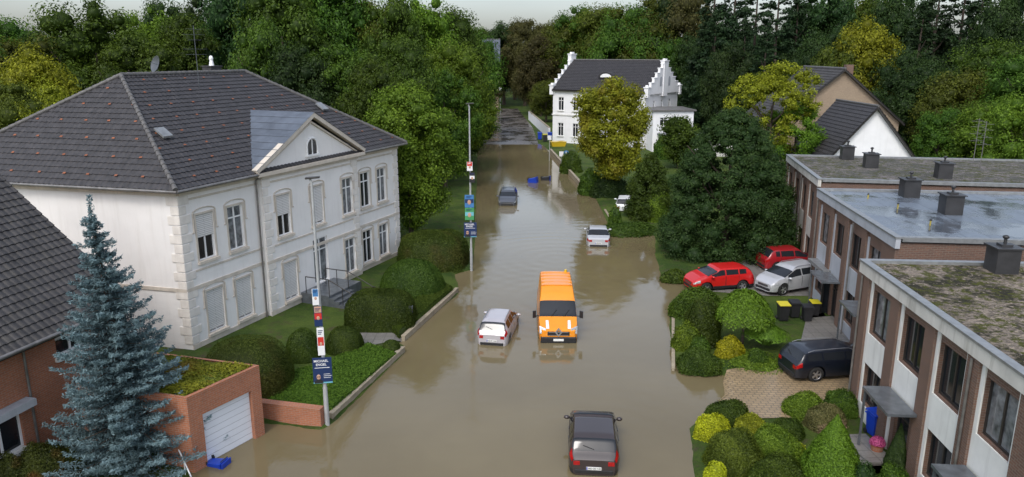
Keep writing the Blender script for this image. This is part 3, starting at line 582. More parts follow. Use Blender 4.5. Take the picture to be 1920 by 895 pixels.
def tile_face(poly,tile=.30,course=.36,amp=.03,lip=.035,guards=None,gmi=1,lift=0.):
    poly=[Vector(p) for p in poly];p0=poly[0];e=(poly[1]-p0).normalized();nr=(poly[1]-p0).cross(poly[-1]-p0).normalized();up=nr.cross(e)
    P2=[((p-p0).dot(e),(p-p0).dot(up)) for p in poly];x0=min(p[0] for p in P2);x1=max(p[0] for p in P2);y1=max(p[1] for p in P2)
    k=5;xs=np.arange(x0,x1+tile,tile/k);prof=amp*np.array([0,.75,1,.75,.1])[np.arange(len(xs))%k];nc=int(y1/course)+1
    bm=bmesh.new();rows=[]
    for j in range(nc):
        for yy,hh in((j*course,lip),((j+1)*course,0.)):
            rows.append([bm.verts.new(p0+e*float(x)+up*yy+nr*(float(h)+hh+lift)) for x,h in zip(xs,prof)])
    for a,b in zip(rows[:-1],rows[1:]):
        for i in range(len(xs)-1): bm.faces.new((a[i],a[i+1],b[i+1],b[i]))
    n=len(poly)
    if guards:
        gx,gy=guards;j=0;yy=gy*.6
        while yy<y1:
            x=x0+(j%2)*gx/2+.2
            while x<x1:
                w=.09;c_=p0+e*(x+random.uniform(-.1,.1))+up*yy+nr*(.075+lift);q=[bm.verts.new(c_+e*a+up*b) for a,b in((-w,-.05),(w,-.04),(w*.7,.06),(-w*.8,.05))]
                f=bm.faces.new(q);f.material_index=gmi;x+=gx
            yy+=gy;j+=1
    for i in range(n):
        a=poly[i];b=poly[(i+1)%n];no=(b-a).cross(nr)
        bmesh.ops.bisect_plane(bm,geom=bm.verts[:]+bm.edges[:]+bm.faces[:],plane_co=a,plane_no=no,clear_outer=True)
    me=bpy.data.meshes.new('tmp');bm.to_mesh(me);bm.free();return me
def roof_obj(name,par,polys,mats,label=None,**k):
    bm=bmesh.new()
    for p in polys:
        me=tile_face(p,**k);bm.from_mesh(me);bpy.data.meshes.remove(me)
    me=bpy.data.meshes.new(name);bm.to_mesh(me);bm.free()
    for m in mats: me.materials.append(m)
    return put(name,me,par,label)
# ---------------- villa ----------------
def villa():
    N=Vector((-15.6,34.2,0));Fp=Vector((-8.1,52.3,0));B=Vector((-30.0,37.8,0));d=(Fp-N).normalized();rot=math.atan2(d.y,d.x);Rm=Matrix.Rotation(-rot,4,'Z')
    Ln=(Fp-N).length;loc=lambda p:Rm@(Vector(p)-N);b=loc(B);bf=b+Vector((Ln,0,0))
    T=thing('white_villa',N+Vector((0,0,.05)),rot,'white stucco two-storey villa with dark hipped tile roof','house')
    W=1.12;up=[1.52,3.6,7.0,10.0,13.1,15.5,17.5];lo=[1.7,3.75,7.2,None,13.1,15.5,17.5]
    zt=8.1;mb=MB()
    proj=(5.4,14.2);pj=.28
    def ops(lst,z,h,a,bb): return [(s-a-W/2,s-a+W/2,z,z+h) for s in lst if s is not None and a<s<bb]
    A_=[(0,proj[0],0.),(proj[0],proj[1],pj),(proj[1],Ln,0.)]
    for a,bb,k in A_:
        o=ops(up,4.35,2.3,a,bb)+ops(lo,.55,2.2,a,bb)
        if k>0: o.append((9.35-a,10.75-a,.75,3.5))
        wall(mb,(a,-k,0),(1,0,0),bb-a,-.3,zt,o)
        if k>0:
            mb.quad((a,0,-.3),(a,-k,-.3),(a,-k,zt),(a,0,zt));mb.quad((bb,-k,-.3),(bb,0,-.3),(bb,0,zt),(bb,-k,zt))
    wall(mb,b,Vector((0,0,0))-b,b.length,-.3,zt,[]);wall(mb,(Ln,0,0),bf-Vector((Ln,0,0)),(bf-Vector((Ln,0,0))).length,-.3,zt,[]);wall(mb,bf,b-bf,Ln,-.3,zt,[])
    pk=10.6;c=(proj[0]+proj[1])/2;hw=(proj[1]-proj[0])/2+.2
    mb.add([(c-hw,-pj,zt),(c+hw,-pj,zt),(c,-pj,pk-.1)],[(0,1,2)])
    mb.build('wall',T,[M['stucco']])
    mb=MB()
    for a,bb,k in A_:
        for z0,z1,o in((3.05,3.22,.05),(3.9,4.0,.03),(7.75,8.1,.14),(7.45,7.55,.04),(0,.35,.05)): mb.box(a+.001*k-(.05 if k else 0),bb+(.05 if k else 0),-k-o,-k+.0,z0,z1)
    dd=(Vector((0,0,0))-b).normalized();nn=Vector((dd.y,-dd.x,0))
    for z0,z1,o in((3.05,3.22,.05),(7.75,8.1,.14)):
        p=[b,Vector((0,0,0)),nn*o,b+nn*o];mb.prism([(q.x,q.y) for q in p],z0,z1)
    mb.build('cornice',T,[M['beige']])
    for s in (0,proj[0],proj[1],Ln):
        mb=MB();z=.4;i=0
        while z<7.4:
            w=.62 if i%2 else .42;k=pj if s in proj else 0
            if s==proj[0]: a0,a1=s,s+w
            elif s==proj[1]: a0,a1=s-w,s
            elif s==0: a0,a1=-.04,w
            else: a0,a1=s-w,s+.04
            if not(3.0<z+.1<3.2): mb.box(a0-.03 if s==proj[0] else a0,a1+.03 if s==proj[1] else a1,-k-.045,-k-.002,z,z+.40)
            if s==0:
                p=[dd*(-w)+nn*.002,Vector((-.002,0,0)),nn*.045,dd*(-w)+nn*.045];mb.prism([(q.x,q.y) for q in p],z,z+.40)
            z+=.46;i+=1
        mb.build('quoin',T,[M['quoin']],bevel=.012)
    st=['half','curtain','half','shutter','curtain','glass','curtain'];sl_=['shutter','shutter','shutter',None,'curtain','glass','curtain']
    for s,q in zip(up,st): window(T,(0,-pj if proj[0]<s<proj[1] else 0,0),(1,0,0),s,4.35,W,2.3,q,surround=True)
    for s,q in zip(lo,sl_):
        if s: window(T,(0,-pj if proj[0]<s<proj[1] else 0,0),(1,0,0),s,.55,W,2.2,q,surround=True)
    window(T,(0,-pj,0),(1,0,0),10.05,.75,1.4,2.75,'curtain',sill=None,name='door')
    for sg in(-1,1):
        mb=MB();p=Vector((c+sg*(hw+.35),-pj,zt+.02));q=Vector((c,-pj,pk+.08));u_=(q-p).normalized();m=Vector((-u_.z,0,u_.x))*sg*-1
        if m.z<0:m=-m
        mb.extr([p,q,q+Vector((0,0,.26)),p+m*.22],(0,-.34,0))
        mb.extr([p+Vector((sg*-.5,0,.02)),q-Vector((0,0,.34)),q-Vector((0,0,.22)),p+Vector((sg*-.3,0,.02))],(0,-.1,0))
        mb.build('pediment_cornice',T,[M['beige']])
    mb=MB();mb.box(c-hw-.35,c+hw+.35,-pj-.36,-pj-.001,zt-.17,zt+.02)
    mb.build('pediment_cornice',T,[M['beige']])
    mb=MB();r=.48;zb=9.0
    poly=[(c-r,zb-.45)]+[(c-r*math.cos(math.pi*i/12),zb+r*math.sin(math.pi*i/12)) for i in range(13)]+[(c+r,zb-.45)]
    mb.add([(x,-pj-.03,z) for x,z in poly],[tuple(range(len(poly)))]);aw=mb.build('attic_window',T,[M['glass']])
    mb=MB();mb.tube([Vector((x,-pj-.05,z)) for x,z in poly],.06,6);mb.box(c-.03,c+.03,-pj-.07,-pj-.035,zb-.45,zb+r);mb.box(c-r-.12,c+r+.12,-pj-.14,-pj,zb-.56,zb-.45);mb.build('frame',aw,[M['white']])
    ze=8.12;zr=13.05
    A=Vector((-.5,-.5,0));Fc=Vector((Ln+.5,-.5,0));Bc=b+Vector((-.5,.5,0));Bf=Bc+Vector((Ln+1.,0,0))
    m1=(A+Bc)/2;m2=(Fc+Bf)/2;ax=5.6
    R1=Vector((m1.x+ax,m1.y,zr));R2=Vector((m2.x-ax,m2.y,zr))
    for q in(A,Fc,Bc,Bf): q.z=ze
    roof=roof_obj('roof',T,[[A,Fc,R2,R1],[Bc,A,R1],[Fc,Bf,R2],[Bf,Bc,R1,R2]],[M['tile'],M['rust']],guards=(1.5,1.15))
    mb=MB();mb.add([A,Fc,Bf,Bc],[(3,2,1,0)]);sk=[q-Vector((0,0,.12)) for q in(A,Fc,Bf,Bc)];mb.add(sk,[(3,2,1,0)])
    for i in range(4):
        p=[A,Fc,Bf,Bc][i];q=[A,Fc,Bf,Bc][(i+1)%4];mb.quad(p-Vector((0,0,.12)),q-Vector((0,0,.12)),q,p)
    mb.build('soffit',T,[M['beige']])
    for p,q in((A,R1),(Bc,R1),(R1,R2),(R2,Fc),(R2,Bf)):
        mb=MB();n=int((q-p).length/.38)
        for i in range(n):
            a=p.lerp(q,i/n)+Vector((0,0,.05));bq=p.lerp(q,(i+1.12)/n)+Vector((0,0,.05));mb.cyl(a,bq,.13,.10,8)
        mb.build('ridge_tile',T,[M['ridge']])
    for p,q in((A,Vector((c-hw-.3,-.5,ze))),(Vector((c+hw+.3,-.5,ze)),Fc),(Bc,A)): MB().tube([p+Vector((0,-.07,-.06)),q+Vector((0,-.07,-.06))],.08,8).build('gutter',T,[M['gutter']])
    x=proj[0]-.22;MB().tube([Vector((x,-.5,8.0)),Vector((x,-.12,7.7)),Vector((x,-.12,0))],.05,8).build('downpipe',T,[M['gutter']])
    slope=(zr-ze)/(m1.y-A.y);yb=(pk+.3-ze)/slope-.5
    L_=Vector((c-hw-.45,-pj-.36,zt+.2));Rr=Vector((c+hw+.45,-pj-.36,zt+.2));Tp=Vector((c,-pj-.36,pk+.36));Bk=Vector((c,yb+.3,pk+.36))
    Lb_=Vector((c-hw-.45,-.35,zt+.2));Rb_=Vector((c+hw+.45,-.35,zt+.2))
    mb=MB();mb.add([L_,Lb_,Bk,Tp],[(0,1,2,3)]);mb.add([Rr,Rb_,Bk,Tp],[(3,2,1,0)],0)
    for k in range(1,9):
        f=k/9;a=L_.lerp(Tp,f)+Vector((0,0,.01));bq=Lb_.lerp(Bk,f)+Vector((0,0,.01));mb.tube([a,bq],.018,4);a=Rr.lerp(Tp,f);bq=Rb_.lerp(Bk,f);mb.tube([a,bq],.018,4)
    mb.build('dormer_roof',T,[M['zinc']],'blue grey zinc roof of the pediment')
    def on(sx,k): return Vector((sx,A.y+(m1.y-A.y)*k,ze+(zr-ze)*k+.1))
    for sx,k in((2.2,.42),(16.0,.5)):
        p=on(sx,k);mb=MB();mb.extr([p+Vector((-.3,-.3,-.15)),p+Vector((.3,-.3,-.15)),p+Vector((.3,.3,.25)),p+Vector((-.3,.3,.25))],(0,-.03,.1));mb.build('roof_hatch',roof,[M['steel']])
    q=Vector((1.1,b.y*.36,ze+1.55));mb=MB();mb.box(q.x-.2,q.x+.4,q.y-.3,q.y+.3,q.z-.4,q.z-.2);mb.ball((q.x,q.y,q.z-.1),.25,.25,.12);mb.build('roof_vent',roof,[M['panel']])
    p=R2+Vector((-2.2,.6,0));mb=MB();mb.box(p.x-.45,p.x+.45,p.y-.35,p.y+.35,zr-.9,zr+.35);mb.box(p.x-.5,p.x+.5,p.y-.4,p.y+.4,zr+.35,zr+.42);mb.cyl((p.x,p.y,zr+.42),(p.x,p.y,zr+.75),.16,.1,10,1);mb.ball((p.x,p.y,zr+.85),.13,.13,.18,10,6,1);mb.build('chimney',roof,[M['tile'],M['white']])
    p=R1+Vector((4.2,-1.2,-.7));mb=MB();mb.tube([p+Vector((0,0,-.3)),p+Vector((0,0,3.4))],.025,6)
    for z,w in((3.2,.4),(2.9,.6),(2.6,.3),(2.1,.7),(1.8,.6)):
        mb.tube([p+Vector((-w,0,z)),p+Vector((w,0,z))],.012,4)
        for k in range(5): x=-w+2*w*k/4;mb.tube([p+Vector((x,-.2,z)),p+Vector((x,.2,z))],.008,4)
    mb.build('antenna',roof,[M['darksteel']])
    p=R1+Vector((3.2,.8,-.5));mb=MB();mb.tube([p,p+Vector((0,0,.9))],.03,6)
    cx=p+Vector((0,0,1.05));nrm=Vector((-.85,.25,.25)).normalized();a_=nrm.orthogonal().normalized();b_=nrm.cross(a_);vs=[];fs=[]
    for j in range(5):
        r=.05+.40*j/4
        for i in range(18): t=i*math.pi/9;vs.append(cx+a_*r*math.cos(t)+b_*r*math.sin(t)*1.1+nrm*(r*r*.6))
    for j in range(4):
        for i in range(18): fs.append((j*18+i,j*18+(i+1)%18,(j+1)*18+(i+1)%18,(j+1)*18+i))
    mb.add(vs,fs,0,True);mb.add([vs[i] for i in range(18)],[tuple(range(18))]);mb.tube([cx,cx+nrm*.4],.015,4);mb.build('satellite_dish',roof,[M['darksteel']])
    x0,x1=7.9,9.9
    for i in range(5): MB().box(x0,x1,-pj-2.0-.34*(i+1),-pj-2.0-.34*i-.001,-.2,.72-.14*(i+1)).build('step',T,[M['slab']])
    mb=MB();mb.box(x0,11.1,-pj-2.0,-pj-.06,-.2,.72);mb.build('landing',T,[M['slab']])
    for x in(x0+.06,x1-.06):
        mb=MB();pts=[Vector((x,-pj-.4,1.7)),Vector((x,-pj-2.0,1.7)),Vector((x,-pj-3.7,.95)),Vector((x,-pj-3.9,.95))];mb.tube(pts,.03,8)
        for y,z in((-.4,1.7),(-1.2,1.7),(-2.0,1.7),(-2.9,1.3),(-3.7,.95)): mb.tube([Vector((x,-pj+y,z)),Vector((x,-pj+y,max(0,z-1.0)))],.025,6)
        mb.build('railing',T,[M['darkframe']])
villa()
# ---------------- brick house + garage (left) ----------------
def brick_left():
    E=Vector((-15.9,28.4,0));d=Vector((.25,.968,0)).normalized();S=E-d*17;rot=math.atan2(d.y,d.x)
    T=thing('brick_house',S+Vector((0,0,.05)),rot,'orange brick house with dark tiled gable roof','house');Ln=17;W=11;ze=4.9;zr=9.6
    mb=MB();ops=[(14.0,15.4,3.4,4.6),(10.6,12.2,.8,2.2)]
    wall(mb,(0,0,0),(1,0,0),Ln,-.2,ze,ops);wall(mb,(Ln,0,0),(0,1,0),W,-.2,ze,[]);wall(mb,(Ln,W,0),(-1,0,0),Ln,-.2,ze,[]);wall(mb,(0,W,0),(0,-1,0),W,-.2,ze,[])
    for x in(0,Ln): mb.add([(x,0,ze),(x,W,ze),(x,W/2,zr-.15)],[(0,1,2)])
    mb.build('wall',T,[M['brick_o']])
    window(T,(0,0,0),(1,0,0),14.7,3.4,1.4,1.2,'half',sill='panel',transom=False);window(T,(0,0,0),(1,0,0),11.4,.8,1.6,1.4,'glass',sill='panel',transom=False)
    sl=(zr-ze)/(W/2);o=.55;a=Vector((-.4,-o,ze-sl*o+.12));b=Vector((Ln+.35,-o,ze-sl*o+.12));c=Vector((Ln+.35,W/2,zr+.12));e=Vector((-.4,W/2,zr+.12));f=Vector((Ln+.35,W+o,ze-sl*o+.12));g=Vector((-.4,W+o,ze-sl*o+.12))
    rf=roof_obj('roof',T,[[a,b,c,e],[f,g,e,c]],[M['tileold']],tile=.28,course=.34,amp=.035,lip=.04)
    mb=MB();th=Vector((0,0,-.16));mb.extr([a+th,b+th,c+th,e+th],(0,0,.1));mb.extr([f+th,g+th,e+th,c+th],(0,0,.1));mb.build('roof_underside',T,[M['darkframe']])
    MB().tube([a+Vector((0,-.06,-.02)),b+Vector((0,-.06,-.02))],.075,8).build('gutter',T,[M['gutter']]);MB().tube([Vector((12.6,-.1,ze-.4)),Vector((12.6,-.1,0))],.045,8).build('downpipe',T,[M['gutter']])
    mb=MB();s=Vector((0,1,sl)).normalized();nr=Vector((0,-sl,1)).normalized();p=Vector((13.4,2.6,ze+sl*2.6+.2));mb.extr([p+Vector((-.75,0,0)),p+Vector((.75,0,0)),p+Vector((.75,0,0))+s*1.3,p+Vector((-.75,0,0))+s*1.3],nr*.12)
    sk=mb.build('roof_window',rf,[M['darkframe']]);mb=MB();q=p+nr*.125;mb.add([q+Vector((-.6,0,0))+s*.15,q+Vector((.6,0,0))+s*.15,q+Vector((.6,0,0))+s*1.15,q+Vector((-.6,0,0))+s*1.15],[(0,1,2,3)]);mb.build('window_pane',sk,[M['curtain']])
    mb=MB();mb.box(10.3,12.5,-.45,-.02,2.3,2.55);mb.build('awning_box',T,[M['gpanel']])
brick_left()
def garage():
    A=at(350,752,2.75);B=at(486,690,2.75);A.z=B.z=0;d=(B-A).normalized();Ln=(B-A).length;back=Vector((-.96,.27,0))*4.6;rot=math.atan2(d.y,d.x)
    T=thing('garage',A,rot,'small brick garage with white door and sedum roof','garage');Rm=Matrix.Rotation(-rot,4,'Z');bk=Rm@back
    mb=MB();wall(mb,(0,0,0),(1,0,0),Ln,-.5,2.75,[(.55,Ln-.45,-.5,2.0)],rev=.2)
    P=[Vector((0,0,0)),Vector((Ln,0,0)),Vector((Ln,0,0))+bk,bk]
    for i in range(1,4):
        p=P[i];q=P[(i+1)%4];wall(mb,p,q-p,(q-p).length,-.5,2.75,[])
    mb.build('wall',T,[M['brick_o']])
    mb=MB();mb.box(.55,Ln-.45,.17,.2,-.5,2.0);mb.build('garage_door',T,[M['garage']])
    cx=sum((p for p in P),Vector())/4;mb=MB();ins=[cx+(p-cx)*.93 for p in P]
    for i in range(4):
        p,q=P[i],P[(i+1)%4];a,b=ins[i],ins[(i+1)%4];z=2.86;z0=2.74
        mb.add([(p.x,p.y,z0),(q.x,q.y,z0),(q.x,q.y,z),(p.x,p.y,z),(a.x,a.y,z),(b.x,b.y,z)],[(0,1,2,3),(3,2,5,4)])
    mb.build('coping',T,[M['brick_o']])
    mb=MB();mb.prism([(p.x,p.y) for p in ins],2.3,2.80);mb.build('green_roof',T,[M['sedum']])
    n=9000;k1=rng.uniform(0,1,n);k2=rng.uniform(0,1,n);A0=np.array(ins[0]);U=np.array(ins[1]-ins[0]);V_=np.array(ins[3]-ins[0]);C=A0+k1[:,None]*U+k2[:,None]*V_
    hum=.08*np.sin(C[:,0]*3)*np.sin(C[:,1]*2.3);C[:,2]=2.82+hum+rng.uniform(0,.07,n);N=unit(n)*.6;N[:,2]+=1;N/=np.linalg.norm(N,axis=1)[:,None]
    put('sedum_plants',leaves_mesh('sedum_plants',C,N,.05*rng.uniform(.5,1.4,n),np.clip(.5+hum*5+rng.uniform(-.4,.4,n),0,1),leafmat('leaf_sedum',(.06,.08,.008),(.20,.20,.02),(.20,.08,.02),.5)),T)
garage()
def path_wall(name,pts,w,h,z0,mat,label,cat):
    p0=pts[0];o=thing(name,(p0.x,p0.y,0),0,label,cat);mb=MB()
    for a,b in zip(pts[:-1],pts[1:]):
        d=(b-a);d.z=0;d.normalize();n=Vector((-d.y,d.x,0))*w/2
        Q=[a-n-p0,b-n-p0,b+n-p0,a+n-p0];mb.prism([(q.x,q.y) for q in Q],z0,h)
    mb.build('wall',o,[mat]);mb=MB()
    for a,b in zip(pts[:-1],pts[1:]):
        d=(b-a);d.z=0;L_=d.length;d.normalize();n=Vector((-d.y,d.x,0))*(w/2+.02);k=max(1,int(L_/1.0))
        for i in range(k):
            s=a+d*(L_*i/k+.005);e=a+d*(L_*(i+1)/k-.005);Q=[s-n-p0,e-n-p0,e+n-p0,s+n-p0];mb.prism([(q.x,q.y) for q in Q],h+.002,h+.06)
    mb.build('coping',o,[M['kerb'] if mat!=M['brick_o'] else M['brick_o']]);return o
path_wall('garden_wall',[at(486,785),at(606,800)],.3,.75,-.5,M['brick_o'],'low orange brick garden wall standing in the flood','wall')
path_wall('stone_kerb',[at(620,788),at(756,660)],.18,.24,-.5,M['kerb'],'low stone garden kerb at the flood edge','kerb')
path_wall('stone_kerb',[at(756,640),at(857,548)],.18,.24,-.5,M['kerb'],'low stone garden kerb at the flood edge','kerb')
path_wall('garden_wall',[at(1158,434),at(1134,396)],.15,.12,-.5,M['bark'],'low dark timber garden edging in the flood','wall')
path_wall('garden_wall',[at(1118,370),at(1088,350),at(1032,286)],.25,.5,-.5,M['kerb'],'low stone wall along the flooded pavement','wall')
path_wall('garden_wall',[at(1030,262),at(992,226)],.3,2.0,-.1,M['manor'],'white rendered garden wall by the old house','wall')
path_wall('garden_wall',[at(1262,696),at(1262,600)],.12,.1,-.3,M['kerb'],'low garden edging at the flood edge','wall')
# ---------------- flat roofed row houses (right) ----------------
def block(far,near,depth,zt,roofmat,panel,label,wins,doors,stuff,fascia_mat='fascia'):
    far=Vector(far);near=Vector(near);d=(near-far).normalized();Ln=(near-far).length;rot=math.atan2(d.y,d.x)
    T=thing('row_house',(far.x,far.y,.05),rot,label,'house','flat roofed row houses');mb=MB();D=depth
    ops=[];ww=1.6
    for s in wins:
        ops.append((s-ww/2,s+ww/2,3.65,5.4))
        if not any(abs(s-q)<.9 for q in doors): ops.append((s-ww/2,s+ww/2,.75,2.35))
        else: ops.append((s-.55,s+.55,.05,2.25))
    wall(mb,(0,0,0),(1,0,0),Ln,-.3,zt-.35,ops,rev=.2)
    wall(mb,(Ln,0,0),(0,1,0),D,-.3,zt-.25,[]);wall(mb,(Ln,D,0),(-1,0,0),Ln,-.3,zt-.25,[]);wall(mb,(0,D,0),(0,-1,0),D,-.3,zt-.25,[])
    mb.build('wall',T,[M['brick_b']])
    for s in wins:
        MB().box(s-ww/2-.02,s+ww/2+.02,-.05,-.002,2.4,3.62).build('wall_panel',T,[M[panel]])
        for sg in(-1,1):
            x=s+sg*(ww/2+.11);MB().box(x-.09,x+.09,-.05,-.002,-.2,5.74).build('wall_strip',T,[M[panel]])
        if not any(abs(s-q)<.9 for q in doors): MB().box(s-ww/2-.02,s+ww/2+.02,-.05,-.002,-.2,.72).build('wall_panel',T,[M[panel]])
    eds=[0.]+[x for s in wins for x in(s-ww/2-.2,s+ww/2+.2)]+[Ln]
    for k in range(0,len(eds),2):
        if eds[k+1]-eds[k]>.15: MB().box(max(eds[k],0)+.001,min(eds[k+1],Ln)-.001,-.14,-.002,-.25,zt-.53).build('brick_pier',T,[M['brick_b']])
    mb=MB();k=.10;mb.box(-k,Ln+k,-k-.10,-.001,zt-.52,zt-.08);mb.build('fascia',T,[M[fascia_mat]])
    rm=MB();rm.box(0,Ln,0,D,zt-.3,zt-.12);rf=rm.build('roof',T,[M[roofmat]])
    mb=MB();t=.16;z0,z1=zt-.2,zt
    mb.box(-k-.03,Ln+k+.03,-k-.14,t-k,z0+.12,z1);mb.box(-k-.03,Ln+k+.03,D-t,D+k,z0,z1);mb.box(-k-.03,t,t-k+.002,D-t-.002,z0,z1);mb.box(Ln-t,Ln+k+.03,t-k+.002,D-t-.002,z0,z1);mb.build('coping',rf,[M['steel']])
    i=0
    for s in wins:
        window(T,(0,0,0),(1,0,0),s,3.65,ww,1.75,'glass' if i%3 else 'curtain','darkframe',None,cols=2,transom=False,rev=.18)
        if any(abs(s-q)<.9 for q in doors):
            window(T,(0,0,0),(1,0,0),s,.05,1.1,2.2,'glass','darkframe',None,cols=1,transom=True,rev=.18,name='door')
            mb=MB();mb.box(s-.9,s+1.3,-1.1,-.15,2.46,2.56);mb.box(s-.85,s-.78,-1.05,-.98,.05,2.46);mb.build('canopy',T,[M['slab']],'dark slab canopy over the entrance')
            mb=MB();mb.box(s-.9,s+1.0,-1.2,-.16,-.2,.1);mb.build('doorstep',T,[M['concrete']])
        else: window(T,(0,0,0),(1,0,0),s,.75,ww,1.6,'glass','darkframe',None,cols=2,transom=False,rev=.18)
        i+=1
    for x in(.25,Ln*.55): MB().tube([Vector((x,-.19,zt-.6)),Vector((x,-.19,0))],.045,8).build('downpipe',T,[M['gutter']])
    for (kind,s,y) in stuff:
        zb=zt-.12
        if kind=='box':
            mb=MB();mb.box(s-.42,s+.42,y-.42,y+.42,zb,zb+.95);mb.box(s-.5,s+.5,y-.5,y+.5,zb+.95,zb+1.0);mb.box(s-.2,s+.2,y-.2,y+.2,zb+1.0,zb+1.08);mb.tube([Vector((s,y,zb+1.06)),Vector((s,y,zb+1.3))],.06,8);mb.ball((s,y,zb+1.34),.12,.12,.08,8,6);mb.build('chimney',rf,[M['membrane']])
        elif kind=='vent':
            mb=MB();mb.cyl((s,y,zb),(s,y,zb+.24),.04,.04,8,0);mb.ball((s,y,zb+.26),.06,.06,.05,8,6,1);mb.build('roof_vent',rf,[M['dullyellow'],M['black']])
        elif kind=='ant':
            mb=MB();mb.tube([Vector((s,y,zb)),Vector((s,y,zb+3.2))],.025,6)
            for z in(3.1,2.7,2.2,1.7):
                mb.tube([Vector((s-.5,y,zb+z)),Vector((s+.5,y,zb+z))],.012,4);mb.tube([Vector((s,y-.5,zb+z-.1)),Vector((s,y+.5,zb+z-.1))],.012,4)
            mb.build('antenna',rf,[M['gutter']])
        elif kind=='dish':
            mb=MB();mb.tube([Vector((s,y,zb)),Vector((s,y,zb+.9))],.03,6);mb.ball((s,y-.05,zb+1.0),.08,.38,.4,12,8);mb.build('satellite_dish',rf,[M['steel']])
    return T
a=at(1625,489,6.3);b_=at(1920,695,6.3);dn=(b_-a).normalized();a.z=0
block(a,a+Vector((dn.x,dn.y,0))*15.5,14,6.3,'moss','panel','brown brick and cream flat-roofed row house with mossy roof',[1.85,4.55,7.2,9.85,12.5],[4.55,9.85],[('box',.9,4.6)])
a=at(1540,355,6.6);b_=at(1688,446,6.6);a.z=b_.z=0
block(a,b_,15,6.6,'wet','gpanel','brick row house with wet grey bitumen flat roof',[1.5,4.1,6.7,9.3],[4.1,9.3],[('box',1.4,4.3),('box',6.0,4.5),('vent',2.4,1.8),('vent',5.0,2.4),('vent',8.9,2.4)],'gpanel')
a=at(1480,291,6.6);b_=at(1540,336,6.6);a.z=b_.z=0
block(a,b_,17,6.6,'moss2','fascia','brick row house with puddled mossy flat roof',[1.6,4.3,7.,9.6],[4.3],[('box',1.2,3.9),('box',5.3,4.5),('box',9.3,7.8),('ant',4.0,12.),('ant',1.5,12.5),('dish',7.0,15.)],'fascia')
p=at(1560,590,.1);T=thing('porch',(p.x,p.y,.1),math.radians(-4),'dark framed entrance porch attached to the row house','porch')
mb=MB();mb.box(-.75,1.6,-.1,2.6,2.35,2.55);mb.build('roof',T,[M['steel']])
for x in(-.65,.45,1.5): MB().box(x-.05,x+.05,-.05,.05,-.2,2.34).build('post',T,[M['darkframe']])
for x0,x1 in((-.595,.395),(.505,1.445)): MB().box(x0,x1,-.01,.01,.1,2.3).build('window_pane',T,[M['glass']])
# ---------------- gable houses ----------------
def gable_house(name,loc,rot,Ln,W,ze,zr,wm,rm,label,ops_f,ops_g,stepped=False,ov=.45,frame='white'):
    T=thing(name,loc,rot,label,'house');mb=MB()
    wall(mb,(0,0,0),(1,0,0),Ln,-.3,ze,ops_f);wall(mb,(Ln,0,0),(0,1,0),W,-.3,ze,ops_g);wall(mb,(Ln,W,0),(-1,0,0),Ln,-.3,ze,[]);wall(mb,(0,W,0),(0,-1,0),W,-.3,ze,[])
    for x in(0,Ln): mb.add([(x,0,ze),(x,W,ze),(x,W/2,zr-.05)],[(0,1,2)])
    mb.build('wall',T,[wm]);sl=(zr-ze)/(W/2);e=ov if not stepped else -.02
    a=Vector((-e,-ov,ze-sl*ov+.1));b=Vector((Ln+e,-ov,ze-sl*ov+.1));c=Vector((Ln+e,W/2,zr+.1));d=Vector((-e,W/2,zr+.1));f=Vector((Ln+e,W+ov,ze-sl*ov+.1));g=Vector((-e,W+ov,ze-sl*ov+.1))
    rf=roof_obj('roof',T,[[a,b,c,d],[f,g,d,c]],[rm],tile=.34,course=.4,amp=.035,lip=.05)
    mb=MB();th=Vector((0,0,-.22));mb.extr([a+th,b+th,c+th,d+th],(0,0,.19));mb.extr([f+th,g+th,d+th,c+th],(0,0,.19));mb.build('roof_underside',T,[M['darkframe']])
    mb=MB();mb.tube([d+Vector((0,0,.06)),c+Vector((0,0,.06))],.12,8);mb.build('ridge_tile',rf,[M['ridge']])
    for o in ops_f: window(T,(0,0,0),(1,0,0),(o[0]+o[1])/2,o[2],o[1]-o[0],o[3]-o[2],random.choice(['glass','curtain','glass']),sill='panel')
    for o in ops_g: window(T,(Ln,0,0),(0,1,0),(o[0]+o[1])/2,o[2],o[1]-o[0],o[3]-o[2],random.choice(['glass','curtain']),sill='panel')
    return T,rf
